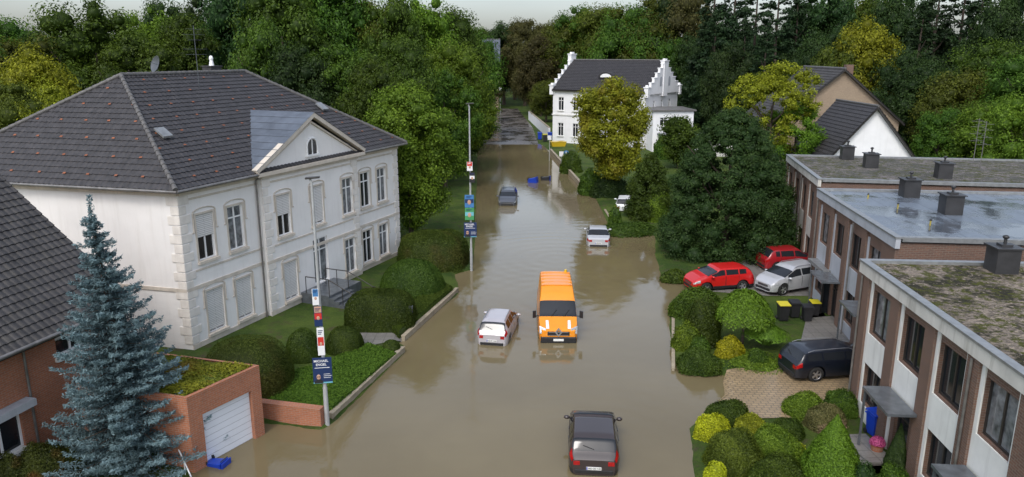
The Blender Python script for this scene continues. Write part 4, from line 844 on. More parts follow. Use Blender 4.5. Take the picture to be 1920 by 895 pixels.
def manor():
    K=at_depth(1208,250,113);K.z=0;Lc=at_depth(1036,250,122);Lc.z=0;d=(K-Lc);Ln=d.length;d.normalize();rot=math.atan2(d.y,d.x);W=12.5
    ze=z_at(166,Lc.y);zr=z_at(116,118);fl=ze/2
    of=[(s-.5,s+.5,z,z+2.1) for s in(1.5,4.2,7.,9.8,12.6) for z in(1.2,fl+.9)]
    og=[(s-.4,s+.4,z,z+1.9) for s in(3.2,6.2,9.2) for z in(1.2,fl+.9)]
    T,rf=gable_house('old_white_house',(Lc.x,Lc.y,.05),rot,Ln,W,ze,zr,M['manor'],M['tile'],'old white house with stepped gables and dark roof',of,og,True)
    sl=(zr-ze)/(W/2)
    for x0,lo in((-.35,0),(Ln-.05,1)):
        mb=MB();ns=6
        for sgn in(0,1):
            for i in range(ns):
                y0=W/2*i/ns;y1=W/2*(i+1)/ns;z1=ze+sl*y1-(.35 if lo else .05)
                ya,yb=(y0,y1) if sgn==0 else (W-y1,W-y0);mb.box(x0,x0+.4,ya+.001,yb-.001,ze-.6,z1);mb.box(x0-.06,x0+.46,ya-.04,yb+.04,z1+.002,z1+.12)
        for y,top in((W/2,zr+(.0 if lo else 1.0)),(0,ze+.4),(W,ze+.4)):
            h_=.8 if y==W/2 else .35
            mb.box(x0-.12,x0+.52,y-h_,y+h_,ze-1,top);mb.box(x0-.22,x0+.62,y-h_-.1,y+h_+.1,top+.002,top+.15);mb.box(x0,x0+.4,y-h_*.5,y+h_*.5,top+.15,top+.42)
        mb.build('stepped_gable',T,[M['manor']])
    for s in(4.6,6.25,7.9):
        mb=MB();r=.38;h=1.7 if s==6.25 else 1.1;poly=[(s-r,ze+.5),(s+r,ze+.5)]+[(s+r*math.cos(math.pi*i/8),ze+.5+h+r*math.sin(math.pi*i/8)) for i in range(9)]
        mb.add([(Ln+.37,y,z) for y,z in poly],[tuple(range(len(poly)))]);mb.build('gable_window',T,[M['gpanel']])
    for z0,z1,o in((fl+.1,fl+.3,.12),(ze-.35,ze-.1,.16)): MB().box(-.1,Ln+.05,-o,-.002,z0,z1).build('cornice',T,[M['panel']])
    p=Vector((Ln*.52,W*.22,ze+sl*W*.22));mb=MB();poly=[(p.x-1.4,p.z-.1),(p.x+1.4,p.z-.1)]+[(p.x+1.4*math.cos(math.pi*i/10),p.z-.1+.8*math.sin(math.pi*i/10)) for i in range(1,10)];mb.extr([(x,p.y-.8,z) for x,z in poly],(0,2.2,0));mb.build('eyebrow_dormer',rf,[M['tile']])
    mb=MB();mb.add([(p.x+(x-p.x)*.7,p.y-.83,p.z+(z-p.z)*.7) for x,z in poly],[tuple(range(len(poly)))]);mb.build('dormer_window',rf,[M['white']])
    q=K+Vector((.6,-3.5,0));T2=thing('house_annex',(q.x,q.y,.05),math.radians(4),'white flat-roofed annex beside the old house','house')
    mb=MB();o=[(1.0,2.2,3.9,5.1),(3.0,4.6,3.6,5.2)];wall(mb,(0,0,0),(1,0,0),6.0,-.2,6.0,o);wall(mb,(6.0,0,0),(0,1,0),7,-.2,6.0,[]);wall(mb,(0,7,0),(0,-1,0),7,-.2,6.0,[]);mb.build('wall',T2,[M['manor']])
    for x in o: window(T2,(0,0,0),(1,0,0),(x[0]+x[1])/2,x[2],x[1]-x[0],x[3]-x[2],'glass',sill='panel')
    mb=MB();mb.box(-.3,6.3,-.3,7,6.0,6.22);mb.build('roof',T2,[M['gutter']])
    T3=thing('flat_roofed_garage',(q.x+1.5,q.y-6,.05),math.radians(6),'low flat-roofed white garage by the old house','garage');mb=MB();wall(mb,(0,0,0),(1,0,0),9,-.2,2.6,[(1,3.6,0,2.1)]);wall(mb,(9,0,0),(0,1,0),6,-.2,2.6,[]);wall(mb,(0,6,0),(0,-1,0),6,-.2,2.6,[]);mb.build('wall',T3,[M['panel']]);mb=MB();mb.box(-.2,9.2,-.2,6.1,2.6,2.85);mb.build('roof',T3,[M['wet']]);mb=MB();mb.box(1,3.6,.12,.15,0,2.1);mb.build('garage_door',T3,[M['garage']])
manor()
def side_houses():
    pk=at_depth(1582,136,80);w=12.8;top=pk.z+.2
    d=Vector((-.06,-1,0)).normalized();Ln=13.;left=Vector((d.y,-d.x,0))
    gl=Vector((pk.x,pk.y,0))+left*(w/2);S=gl-d*Ln
    T,rf=gable_house('brick_house',(S.x,S.y,.05),math.atan2(d.y,d.x),Ln,w,top-5.4,top,M['brick_t'],M['tileold'],'tan brick gabled house with dark tiled roof',[],[(2.0,3.1,top-8.2,top-6.6),(3.9,4.8,top-7.0,top-5.6),(7.6,8.8,top-7.6,top-6.2)])
    mb=MB();mb.box(Ln-4,Ln-3.2,w/2+1.4,w/2+2.2,top-2,top+.5);mb.build('chimney',rf,[M['brick_b']])
    pk=at_depth(1643,205,69);w=7.8;top=pk.z+.1;d=Vector((-.03,-1,0)).normalized();Ln=9.;left=Vector((d.y,-d.x,0));gl=Vector((pk.x,pk.y,0))+left*(w/2);S=gl-d*Ln
    gable_house('white_gabled_house',(S.x,S.y,.05),math.atan2(d.y,d.x),Ln,w,top-4.6,top,M['manor'],M['tile'],'white gabled house with dark tile roof',[],[])
    b=at_depth(912,75,190);gable_house('distant_house',(b.x-4,b.y,.05),0,7,8,b.z-5,b.z,M['brick_t'],M['zinc'],'distant house with blue grey roof among trees',[],[])
side_houses()
# ---------------- vehicles ----------------
def sm(tab,n=241,L0=-2.,L1=2.,win=7):
    xs=np.linspace(L0,L1,n);t=sorted(tab);y=np.interp(xs,[a for a,_ in t],[b for _,b in t]);k=np.ones(win)/win;yp=np.pad(y,win//2,mode='edge');return xs,np.convolve(yp,k,'valid')
def wheel_meshes(R,w):
    mb=MB();n=28;prof=[(.62,-w/2),(.9,-w/2),(1,-w/2+.03),(1,w/2-.03),(.9,w/2),(.62,w/2)];vs=[];fs=[]
    for i in range(n):
        t=2*math.pi*i/n
        for r,y in prof: vs.append((R*r*math.cos(t),y,R*r*math.sin(t)))
    m=len(prof)
    for i in range(n):
        for j in range(m-1): fs.append((i*m+j,((i+1)%n)*m+j,((i+1)%n)*m+j+1,i*m+j+1))
    mb.add(vs,fs,0,True);ty=mb.mesh('tyre',[M['tyre']])
    mb=MB();r=R*.64
    for sg in(-1,1):
        y=sg*(w/2-.05);mb.cyl((0,y-.004,0),(0,y+.004,0),r,r,24,1)
        for k in range(5):
            a=2*math.pi*k/5;c,s=math.cos(a),math.sin(a);hw=.045;p=[(-s*hw*.7+c*.04,y+sg*.03,c*hw*.7+s*.04),(s*hw*.7+c*.04,y+sg*.03,-c*hw*.7+s*.04),(s*hw+c*r*.95,y+sg*.022,-c*hw+s*r*.95),(-s*hw+c*r*.95,y+sg*.022,c*hw+s*r*.95)];mb.extr(p,(0,-sg*.02,0))
        mb.cyl((0,y,0),(0,y+sg*.035,0),.07,.05,12)
        for k in range(24):
            a=2*math.pi*k/24;b=2*math.pi*(k+1)/24;mb.cyl((r*math.cos(a),y+sg*.02,r*math.sin(a)),(r*math.cos(b),y+sg*.02,r*math.sin(b)),.018,.018,5)
    return ty,mb.mesh('rim',[M['rim'],M['black']])
def vehicle(name,loc,head,label,cat,mat,L_,W,top,belt,wb,R=.32,z0=.2,tumble=.42,ws=None,rs=None,side=None,plate=None,rails=False,van=False,tail='h',clad=False,grille=True,group=None,sink=0.,wiper=True):
    T=thing(name,(loc[0],loc[1],loc[2]-sink),head,label,cat,group)
    h=L_/2;xs_,tp=sm(top,L0=-h,L1=h,win=9);_,bl=sm(belt,L0=-h,L1=h,win=9)
    _,hw=sm([(-h,.80),(-h+.06,.90),(-h+.25,.975),(-h+.7,1),(h-.8,1),(h-.35,.965),(h-.12,.88),(h,.72)] if not van else [(-h,.95),(-h+.1,.985),(-h+.4,1),(h-1.0,1),(h-.45,.97),(h-.12,.90),(h,.80)],L0=-h,L1=h,win=5)
    wh=[h-wb[0],h-wb[0]-wb[1]]
    def sec(x):
        w=np.interp(x,xs_,hw)*W/2;b=np.interp(x,xs_,bl);t=np.interp(x,xs_,tp);g=max(t-b,0.02);wt=w*.965-g*tumble
        fr=.80 if not van else .90
        P=[(0,z0),(.78*w,z0),(w*.955,z0+.05),(w*.99,z0+.22),(w,z0+.22+(b-z0-.22)*.55),(w*.965,b),(wt,b+g*fr),(wt*.95,b+g*(fr+.62*(1-fr))),(wt*.72,b+g*(fr+.9*(1-fr))),(0,t)]
        for c in wh:
            r=R+.07
            if abs(x-c)<r:
                az=R+math.sqrt(r*r-(x-c)**2)
                P=[(y,max(z,min(az,b-.12))) if i in(0,1,2,3,4) else (y,z) for i,(y,z) in enumerate(P)]
        return P
    def pt(x,v,sg):
        P=sec(x);i=int(min(8,v));f=v-i;return np.array([x,sg*(P[i][0]*(1-f)+P[i+1][0]*f),P[i][1]*(1-f)+P[i+1][1]*f])
    st=sorted(set(list(np.linspace(-h,h,90))+[c+sg*(R+.07)*k for c in wh for sg in(-1,1) for k in(.999,1.001,.9)]))
    vs=[];fs=[];vv=[0,1,2,3,3.5,4,4.5,5,5.5,6,7,8,8.5,9]
    ring=[(v,1) for v in vv]+[(v,-1) for v in vv[-2:0:-1]];m=len(ring)
    for x in st:
        for v,sg in ring: vs.append(pt(x,v,sg))
    for i in range(len(st)-1):
        for j in range(m): fs.append((i*m+j,i*m+(j+1)%m,(i+1)*m+(j+1)%m,(i+1)*m+j))
    mb=MB();mb.add(vs,fs,0,True);e=(len(st)-1)*m;mb.add(vs,[tuple(range(m))[::-1],tuple(range(e,e+m))],0,False)
    if clad:
        mb.m=[1 if (k<len(fs) and (k%m in(0,1,2,m-1,m-2,m-3))) else a for k,a in enumerate(mb.m)]
    body=mb.build('body',T,[mat,M['black']])
    try: body.data.set_sharp_from_angle(angle=math.radians(38))
    except Exception: pass
    def patch(nm,x0,x1,v0,v1,sg,off,mt,nx=10,nv=5,topc=False,par=T,slant=0.):
        A=[]
        for j in range(nv+1):
            for i in range(nx+1):
                if topc:
                    w=-1+2*j/nv;v=9-(9-v0)*abs(w);s_=1 if w>=0 else -1
                else: v=v0+(v1-v0)*j/nv;s_=sg
                x=x0+(x1-x0)*i/nx+slant*(v-v0)
                x=min(max(x,-h+.002),h-.002);p=pt(x,v,s_);q1=pt(min(x+.03,h),v,s_);q0=pt(max(x-.03,-h),v,s_);vp=min(9,v+.1);vm=max(0,v-.1);r1=pt(x,vp,s_);r0=pt(x,vm,s_)
                n=np.cross(q1-q0,r1-r0);n/=np.linalg.norm(n)+1e-9
                cen=np.array([x,0,.5 if not topc else .3]);
                if np.dot(n,p-cen)<0:n=-n
                if topc and abs(v-9)<1e-6: n=np.array([n[0],0,n[2]]);n/=np.linalg.norm(n)
                A.append(p+n*off)
        f=[(j*(nx+1)+i,j*(nx+1)+i+1,(j+1)*(nx+1)+i+1,(j+1)*(nx+1)+i) for j in range(nv) for i in range(nx)]
        mb=MB();mb.add(A,f,0,True);return mb.build(nm,par,[mt])
    if ws: patch('windscreen',ws[0],ws[1],6.15,9,1,.008,M['glass'],10,16,True)
    if rs: patch('rear_window',rs[0],rs[1],6.25,9,1,.008,M['glass'],10,16,True)
    for sg in(-1,1):
        for (a,b) in (side or []): patch('side_window',a,b,5.12,5.96 if not van else 5.75,sg,.008,M['glass'])
        ds=side or []
        for k,(a,b) in enumerate(ds[:2]):
            o=patch('door',a-.01,b+.01,3.05,4.98,sg,.006,mat,10,5)
            put_h=MB();xm=a+.18;zz=np.interp(xm,xs_,bl)-.12;yy=sg*(W/2+.012);put_h.box(xm-.08,xm+.08,min(yy,yy-sg*.02),max(yy,yy-sg*.02),zz-.015,zz+.015);put_h.build('handle',o,[mat if not van else M['black']])
            for xx in(a-.03,b+.03): patch('door_seam',xx-.009,xx+.009,3.0,5.,sg,.005,M['black'],1,5,par=o)
    key=(round(R,2),.2)
    if key not in WC: WC[key]=wheel_meshes(R,.2 if not van else .22)
    ty,ri=WC[key]
    for c in wh:
        for sg in(-1,1):
            o=bpy.data.objects.new('wheel',None);COL.objects.link(o);o.parent=T;o.location=(c,sg*(W/2-.13),R);put('tyre',ty,o);put('rim',ri,o)
    for c in wh: MB().box(c-R,c+R,-W/2+.28,W/2-.28,z0+.02,R*1.9).build('wheel_well',T,[M['black']])
    zt=np.interp(h,xs_,tp)
    if grille:
        mb=MB();mb.box(h-.03,h+.015,-W*.22,W*.22,zt-.20,zt-.07)
        for k in range(3): mb.box(h+.014,h+.022,-W*.21,W*.21,zt-.185+.04*k,zt-.175+.04*k,1)
        mb.build('grille',T,[M['black'],M['rim']]);mb=MB();mb.box(h-.06,h+.02,-W*.33,W*.33,z0+.06,z0+.22);mb.build('front_bumper',T,[M['black']],bevel=.02)
    zr_=np.interp(-h,xs_,tp)
    for sg in(-1,1):
        if not van: patch('headlight',h-.42,h-.03,4.35,5.25,sg,.010,M['lamp'],8,4)
        if tail=='h': patch('tail_light',-h+.02,-h+.24,4.25,5.2,sg,.012,M['redlight'],6,4)
        else: patch('tail_light',-h+.03,-h+.22,4.6,6.1,sg,.012,M['redlight'],6,6)
        if ws and not van:
            xm=ws[0];o_=MB();zz=np.interp(xm,xs_,bl)+.07;o_.ball((xm-.28,sg*(W/2+.09),zz+.02),.09,.12,.075,10,8);o_.cyl((xm-.25,sg*(W/2-.08),zz-.03),(xm-.26,sg*(W/2+.06),zz),.03,.03,6);o_.build('wing_mirror',T,[mat])
        y0,y1=sg*W*.27,sg*W*.395;mb=MB();mb.box(-h-.012,-h+.03,min(y0,y1),max(y0,y1),zr_-.20,zr_-.04);mb.build('tail_light',T,[M['redlight']],bevel=.01)
    mb=MB();mb.box(-h-.03,-h+.04,-W*.37,W*.37,z0+.08,z0+.22);mb.build('rear_bumper',T,[M['black']],bevel=.02)
    if plate:
        o=MB().box(-h-.02,-h-.005,-.26,.26,zr_-.36,zr_-.25).box(-h-.022,-h-.0195,.215,.255,zr_-.355,zr_-.255,1)
        P_=o.build('licence_plate',T,[M['plate'],M['eublue']]);t=put('plate_lettering',text_mesh(plate,.085,M['black'],.002),P_);t.location=(-h-.024,-.02,zr_-.305);t.rotation_euler=(math.pi/2,0,-math.pi/2)
    if wiper and rs:
        a=pt(rs[0]+.03,9,1);mb=MB();mb.tube([Vector(a)+Vector((-.03,0,.02)),Vector(pt(rs[0]+(rs[1]-rs[0])*.35,8.3,1))+Vector((-.03,0,.03))],.01,4);mb.build('wiper',T,[M['black']])
    if rails:
        x0,x1=rs[1]+.15,ws[1]-.25
        for sg in(-1,1):
            mb=MB();pts=[Vector(pt(x0+(x1-x0)*k/8,7.1,sg))+Vector((0,0,.015 if k in(0,8) else .06)) for k in range(9)];mb.tube(pts,.018,6);mb.build('roof_rail',T,[M['rim']])
    return T,pt,h,xs_,tp,bl
def hatch(L_,hh,hood=.95,rear=.55,bw=1.05,rb=.95):
    h=L_/2
    top=[(-h,.78),(-h+.05,.9),(-h+.12,rb),(-h+.12+rear*.55,hh-.09),(-h+.45+rear*.6,hh-.02),(0,hh),(.35,hh-.02),(h-hood-.62,hh-.16),(h-hood+.10,bw-.02),(h-hood*.5,bw-.10),(h-.15,bw-.28),(h,bw-.42)]
    belt=[(-h,.72),(-h+.1,.90),(-h+.4,bw-.02),(0,bw-.06),(h-hood,bw-.12),(h-.2,bw-.36),(h,bw-.48)]
    return top,belt
def car(head,label,mat,L_=4.25,W=1.76,hh=1.5,kind='hatch',z=-.22,plate=None,rails=False,R=.32,cat='car',clad=False,pos=None,tail='h'):
    p=pos;h=L_/2;hood=1.0 if kind!='suv' else .95
    if kind=='sedan':
        hood=1.15;bw=.98;top=[(-h,.80),(-h+.06,.92),(-h+.5,.99),(-h+.62,1.0),(-h+1.2,hh-.10),(-h+1.6,hh-.01),(0,hh),(.3,hh-.02),(h-hood-.68,hh-.15),(h-hood+.08,bw-.02),(h-hood*.5,bw-.08),(h-.15,bw-.26),(h,bw-.40)]
        belt=[(-h,.74),(-h+.1,.86),(-h+.5,.93),(0,.92),(h-hood,bw-.12),(h-.2,bw-.34),(h,bw-.46)];rs=(-h+.66,-h+1.25);sd=[(0.02,h-hood-.2),(-h+1.55,-.05),(-h+1.1,-h+1.48)]
    elif kind=='wagon':
        bw=1.02;hood=1.05 if L_>4.5 else .95;top,belt=hatch(L_,hh,hood,.45,bw,.98);rs=(-h+.14,-h+.42);sd=[(.0,h-hood-.2),(-h+1.25,-.08),(-h+.5,-h+1.17)]
    elif kind=='suv':
        bw=1.12;top,belt=hatch(L_,hh,hood,.5,bw,1.06);rs=(-h+.15,-h+.46);sd=[(.0,h-hood-.2),(-h+1.15,-.08),(-h+.62,-h+1.07)]
    else:
        bw=1.03;top,belt=hatch(L_,hh,hood,.62,bw,.98);rs=(-h+.15,-h+.54);sd=[(-.02,h-hood-.2),(-h+1.05,-.1),(-h+.68,-h+.97)]
    ws=(h-hood+.06,h-hood-.60)
    return vehicle('car',(p.x,p.y,z),head,label,cat,mat,L_,W,top,belt,(.85 if kind!='suv' else .82,L_-.85-(.80 if L_<4.5 else .95)),R,.2 if kind!='suv' else .24,.42 if kind!='suv' else .34,ws,rs,sd,plate=plate,rails=rails,clad=clad,tail=tail)
rad=math.radians
def place(u,v,head,L_,front=False):
    p=at(u,v,0);s=-1 if front else 1;return Vector((p.x+s*math.cos(head)*L_/2,p.y+s*math.sin(head)*L_/2,0))
hd=rad(85);car(hd,'dark brown crossover car standing in flood water',M['brownp'],3.8,1.80,1.50,'suv',-.22,'HG CO 618',R=.34,clad=True,pos=place(1113,893,hd,3.8),tail='v')
hd=rad(80);car(hd,'silver estate car half parked in flood water',M['silver'],4.0,1.62,1.45,'wagon',-.27,'HG RT 1460',rails=True,pos=place(922,648,hd,4.0),tail='v')
hd=rad(85);car(hd,'white silver saloon parked in flood water',M['silver2'],4.4,1.80,1.42,'sedan',-.27,'ME AM 49',pos=place(1122,463,hd,4.4))
car(rad(-92),'dark grey estate car in flood water',M['grey'],4.4,1.82,1.5,'wagon',-.25,'HG A 21',rails=True,pos=place(951,386,rad(88),4.4))
car(rad(80),'white hatchback beside a flooded hedge',M['whitep'],4.0,1.74,1.48,'hatch',-.2,pos=at(1172,392))
car(rad(192),'bright red compact suv on a wet driveway',M['redp'],4.05,1.78,1.52,'suv',.02,pos=at(1346,539,.1),R=.35,clad=True)
car(rad(8),'dark red hatchback parked on the driveway',M['dred'],4.1,1.75,1.5,'hatch',.12,pos=at(1478,503,.1),R=.33)
car(rad(205),'silver grey suv parked in front of the porch',M['silver2'],4.4,1.82,1.62,'suv',.14,rails=True,pos=at(1480,543,.1),R=.37)
car(rad(10),'black estate car parked on tan pavers',M['blackp'],4.7,1.82,1.42,'wagon',.14,rails=True,pos=at(1562,700,.1),R=.36)
def van():
    L_=5.5;h=L_/2;W=2.05;hd=rad(-91)
    top=[(-h,2.42),(-h+.1,2.50),(0,2.52),(h-2.6,2.46),(h-2.1,2.26),(h-1.78,2.02),(h-1.0,1.32),(h-.55,1.14),(h-.15,1.00),(h,.88)]
    belt=[(-h,1.28),(h-1.5,1.24),(h-.95,1.12),(h-.3,.93),(h,.80)]
    p=at(1047,643,0);c=Vector((p.x-math.cos(hd)*h,p.y-math.sin(hd)*h,0))
    T,pt,h,xs_,tp,bl=vehicle('van',(c.x,c.y,-.28),hd,'orange high-roof panel van driving through flood water','van',M['orange'],L_,W,top,belt,(.85,3.3),.34,.22,.10,(h-1.0,h-1.72),None,[(h-1.9,h-1.1)],van=True,grille=False,wiper=False,tail='h')
    mb=MB();mb.box(h-.10,h+.06,-W*.44,W*.44,.26,.60);mb.build('front_bumper',T,[M['black']],bevel=.05)
    mb=MB();mb.box(h-.06,h+.03,-.56,.56,.66,.88);mb.build('grille',T,[M['black']],bevel=.03)
    for z0,z1 in((.845,.87),(.68,.695)): MB().box(h+.028,h+.04,-.5,.5,z0,z1).build('chrome_trim',T,[M['rim']])
    mb=MB();r=.19;zc=.86;x=h+.06
    o=[(0,r*1.25),(-r,0),(0,-r*1.25),(r,0)];i_=[(0,r*.7),(-r*.55,0),(0,-r*.7),(r*.55,0)]
    vs=[(x,y,zc+z) for y,z in o]+[(x,y,zc+z) for y,z in i_]+[(x-.06,y,zc+z) for y,z in o];mb.add(vs,[(k,(k+1)%4,4+(k+1)%4,4+k) for k in range(4)]+[(k,8+k,8+(k+1)%4,(k+1)%4) for k in range(4)]);mb.build('emblem',T,[M['rim']])
    for sg in(-1,1):
        mb2=MB();mb2.extr([(h+.012,sg*.58,.70),(h-.07,sg*.96,.74),(h-.20,sg*.97,1.10),(h-.05,sg*.64,1.0)],(-.1,0,0));mb2.build('headlight',T,[M['lamp']],bevel=.02)
        mb=MB();mb.extr([(h-1.1,sg*(W/2+.10),1.22),(h-1.0,sg*(W/2+.28),1.22),(h-1.0,sg*(W/2+.28),1.60),(h-1.1,sg*(W/2+.10),1.60)],(-.1,0,0));mb.cyl((h-1.13,sg*(W/2-.05),1.32),(h-1.1,sg*(W/2+.12),1.32),.03,.03,6);mb.build('wing_mirror',T,[M['black']],bevel=.03)
        mb=MB();q=[Vector(pt(h-.12,9-.75,sg)),Vector(pt(h-.12,9-1.0,sg)),Vector(pt(h-.72,9-.92,sg)),Vector(pt(h-.72,9-.72,sg))];mb.add([a+Vector((.004,0,.02)) for a in q],[(0,1,2,3)]);mb.build('bonnet_stripe',T,[M['pwhite']])
        mb=MB();y=sg*(W/2+.004);mb.box(-h+.5,h-1.9,min(y,y+sg*.01),max(y,y+sg*.01),.62,.68);mb.build('side_rub_strip',T,[M['black']])
    mb=MB();mb.box(h-.02,h+.085,-.26,.26,.40,.51);mb.build('licence_plate',T,[M['plate']])
    for yy in(-.35,.3): MB().tube([Vector(pt(h-.98,9,1))+Vector((.02,yy,.03)),Vector(pt(h-1.3,9,1))+Vector((.03,yy+.3,.03))],.012,4).build('wiper',T,[M['black']])
    for k in range(5):
        x=-h+.5+k*.58;MB().box(x-.03,x+.03,-W*.40,W*.40,2.49,2.525).build('roof_rib',T,[M['orange']])
    mb=MB();mb.cyl((-h+.25,.6,2.45),(-h+.25,.6,2.62),.09,.08,12);mb.build('warning_beacon',T,[M['yelp']])
van()
p=at(1046,276);T=thing('skip_container',(p.x,p.y,.1),rad(10),'small yellow waste container beside the white garden wall','container')
MB().add([(-1.0,-.6,0),(1.0,-.6,0),(1.0,.6,0),(-1.0,.6,0),(-1.2,-.7,.7),(1.2,-.7,.7),(1.2,.7,.7),(-1.2,.7,.7)],[(3,2,1,0),(0,1,5,4),(1,2,6,5),(2,3,7,6),(3,0,4,7)]).build('tub',T,[M['yelp']]);MB().box(-1.25,1.25,-.74,.74,.7,.8).build('lid',T,[M['yelp']],bevel=.02)
# ---------------- street furniture ----------------
def poster_portrait(par,x,y,z,s):
    mb=MB();mb.ball((x,y,z+.30*s),.10*s,.012,.135*s,14,10,0);mb.extr([(x-.22*s,y,z-.02),(x+.22*s,y,z-.02),(x+.18*s,y,z+.12*s),(x+.05*s,y,z+.18*s),(x-.05*s,y,z+.18*s),(x-.18*s,y,z+.12*s)],(0,-.006,0),1)
    mb.box(x-.085*s,x-.01*s,y-.018,y-.014,z+.30*s,z+.335*s,2).box(x+.01*s,x+.085*s,y-.018,y-.014,z+.30*s,z+.335*s,2);return mb.build('portrait',par,[M['skin'],M['black'],M['black']],'bald man with glasses printed on the poster')
def name_poster(T,x0,z0,w,h_,y):
    mb=MB();mb.box(x0,x0+w,y-.012,y+.012,z0,z0+h_);B=mb.build('poster',T,[M['navy']],'navy election poster with white lettering and portrait')
    for i,tx in enumerate(('MICHAEL','ENGEL')):
        t=put('lettering',text_mesh(tx,.155*w/.84*1.0,M['pwhite'],.002),B);t.location=(x0+w*.45,y-.014,z0+h_-.13*h_-.14*h_*i);t.rotation_euler=(math.pi/2,0,0)
    for i,l in enumerate((.78,.34,.42,.36)): MB().box(x0+w*(.1 if i==0 else .55),x0+w*(.1 if i==0 else .55)+w*l,y-.017,y-.013,z0+h_*(.60 if i==0 else .42-.07*i),z0+h_*(.62 if i==0 else .435-.07*i)).build('lettering_line',B,[M['pwhite']])
    poster_portrait(B,x0+w*.28,y-.014,z0+.03,w*1.1)
    mb=MB();mb.box(x0,x0+w,y-.016,y-.0125,z0,z0+h_*.05);mb.build('poster_stripe',B,[M['pcyan']])
def banner(T,x0,z0,w,h_,y,cols,label):
    mb=MB();mb.box(x0,x0+w,y-.01,y+.01,z0,z0+h_,0);B=mb.build('poster',T,[cols[0]],label);mb=MB();n=len(cols)
    for i,c in enumerate(cols): mb.box(x0+.02,x0+w-.02,y-.0135,y-.0105,z0+h_*i/n+.02,z0+h_*(i+1)/n-.004,i)
    mb.ball((x0+w*.5,y-.014,z0+h_*.42),w*.2,.01,w*.26,12,8,n)
    for k in range(3): mb.box(x0+w*.15,x0+w*(.85-.12*k),y-.017,y-.014,z0+h_*(.88-.06*k),z0+h_*(.91-.06*k),n+1)
    mb.build('poster_print',B,list(cols)+[M['skin'],M['navy'] if cols[-1]!=M['pred'] else M['pwhite']])
def pole(u,vb,vt,lamp,label,name):
    p=at(u,vb,0);top=z_at(vt,p.y);T=thing(name,(p.x,p.y,0),math.atan2(-p.x,p.y)*.6,label,'street lamp');mb=MB();mb.cyl((0,0,-.5),(0,0,1.6),.10,.09,12);mb.cyl((0,0,1.6),(0,0,top-.1),.075,.045,12);mb.build('post',T,[M['pole']])
    if lamp:
        mb=MB();mb.tube([Vector((0,0,top-.2)),Vector((-.05,0,top))],.045,8);mb.build('arm',T,[M['pole']])
        mb=MB();mb.extr([(-.22,-.11,top),(.30,-.08,top+.03),(.30,.08,top+.03),(-.22,.11,top)],(0,0,.07));mb.build('lamp_head',T,[M['darkframe']],bevel=.02)
    return T,top
T,top=pole(614,797,336,True,'tall grey street lamp carrying election posters','street_lamp')
Y=at(614,797).y;zb=z_at(716,Y);name_poster(T,-.40,zb,.72,1.06,-.12)
z1=z_at(664,Y);z2=z_at(540,Y)
banner(T,-.16,z1,.26,(z2-z1)*.42,-.12,(M['pwhite'],M['pred'],M['pwhite']),'red and white election poster');banner(T,-.22,z1+(z2-z1)*.44,.30,(z2-z1)*.3,-.11,(M['navy'],M['pred'],M['skin']),'red and navy election poster');banner(T,-.24,z1+(z2-z1)*.76,.24,(z2-z1)*.24,-.11,(M['pwhite'],M['pblue']),'pale blue election poster')
T,top=pole(884,508,196,True,'tall slim street lamp with stacked election posters','street_lamp')
Y=at(884,508).y;name_poster(T,-.46,z_at(444,Y),.84,1.0,-.13)
za,zc=z_at(412,Y),z_at(365,Y);banner(T,-.38,za,.6,(zc-za)*.48,-.13,(M['pgreen'],M['pcyan'],M['pgreen']),'green election poster');banner(T,-.38,za+(zc-za)*.5,.6,(zc-za)*.5,-.13,(M['pblue'],M['navy'],M['pblue']),'blue election poster with portrait')
za,zc=z_at(342,Y),z_at(302,Y);banner(T,-.05,za,.36,(zc-za)*.48,-.13,(M['black'],M['pwhite'],M['black']),'small black and white poster');banner(T,-.2,za+(zc-za)*.55,.36,(zc-za)*.42,-.13,(M['pwhite'],M['pred']),'small red and white poster')
p=at(1061,318,0);T=thing('traffic_sign',(p.x,p.y,0),0,'round blue traffic sign on a thin post','traffic sign');MB().cyl((0,0,-.4),(0,0,2.4),.035,.035,8).build('post',T,[M['pole']]);MB().cyl((0,-.04,2.1),(0,-.06,2.1),.32,.32,24,0).build('sign_plate',T,[M['pblue']])
MB().extr([(-.05,-.065,1.9),(.05,-.065,1.9),(.05,-.065,2.15),(.12,-.065,2.15),(0,-.065,2.3),(-.12,-.065,2.15),(-.05,-.065,2.15)],(0,-.005,0)).build('sign_arrow',T,[M['pwhite']])
for (u,vb,vt) in((938,218,165),(1030,300,255),(1052,322,285)):
    p=at(u,vb,.1);top=z_at(vt,p.y);T=thing('sign_post',(p.x,p.y,.1),0,'thin grey roadside post with small sign','sign post');MB().cyl((0,0,-.3),(0,0,top),.05,.04,8).build('post',T,[M['pole']]);MB().box(-.25,.25,-.08,-.055,top-.65,top-.05).build('sign_plate',T,[M['pwhite']])
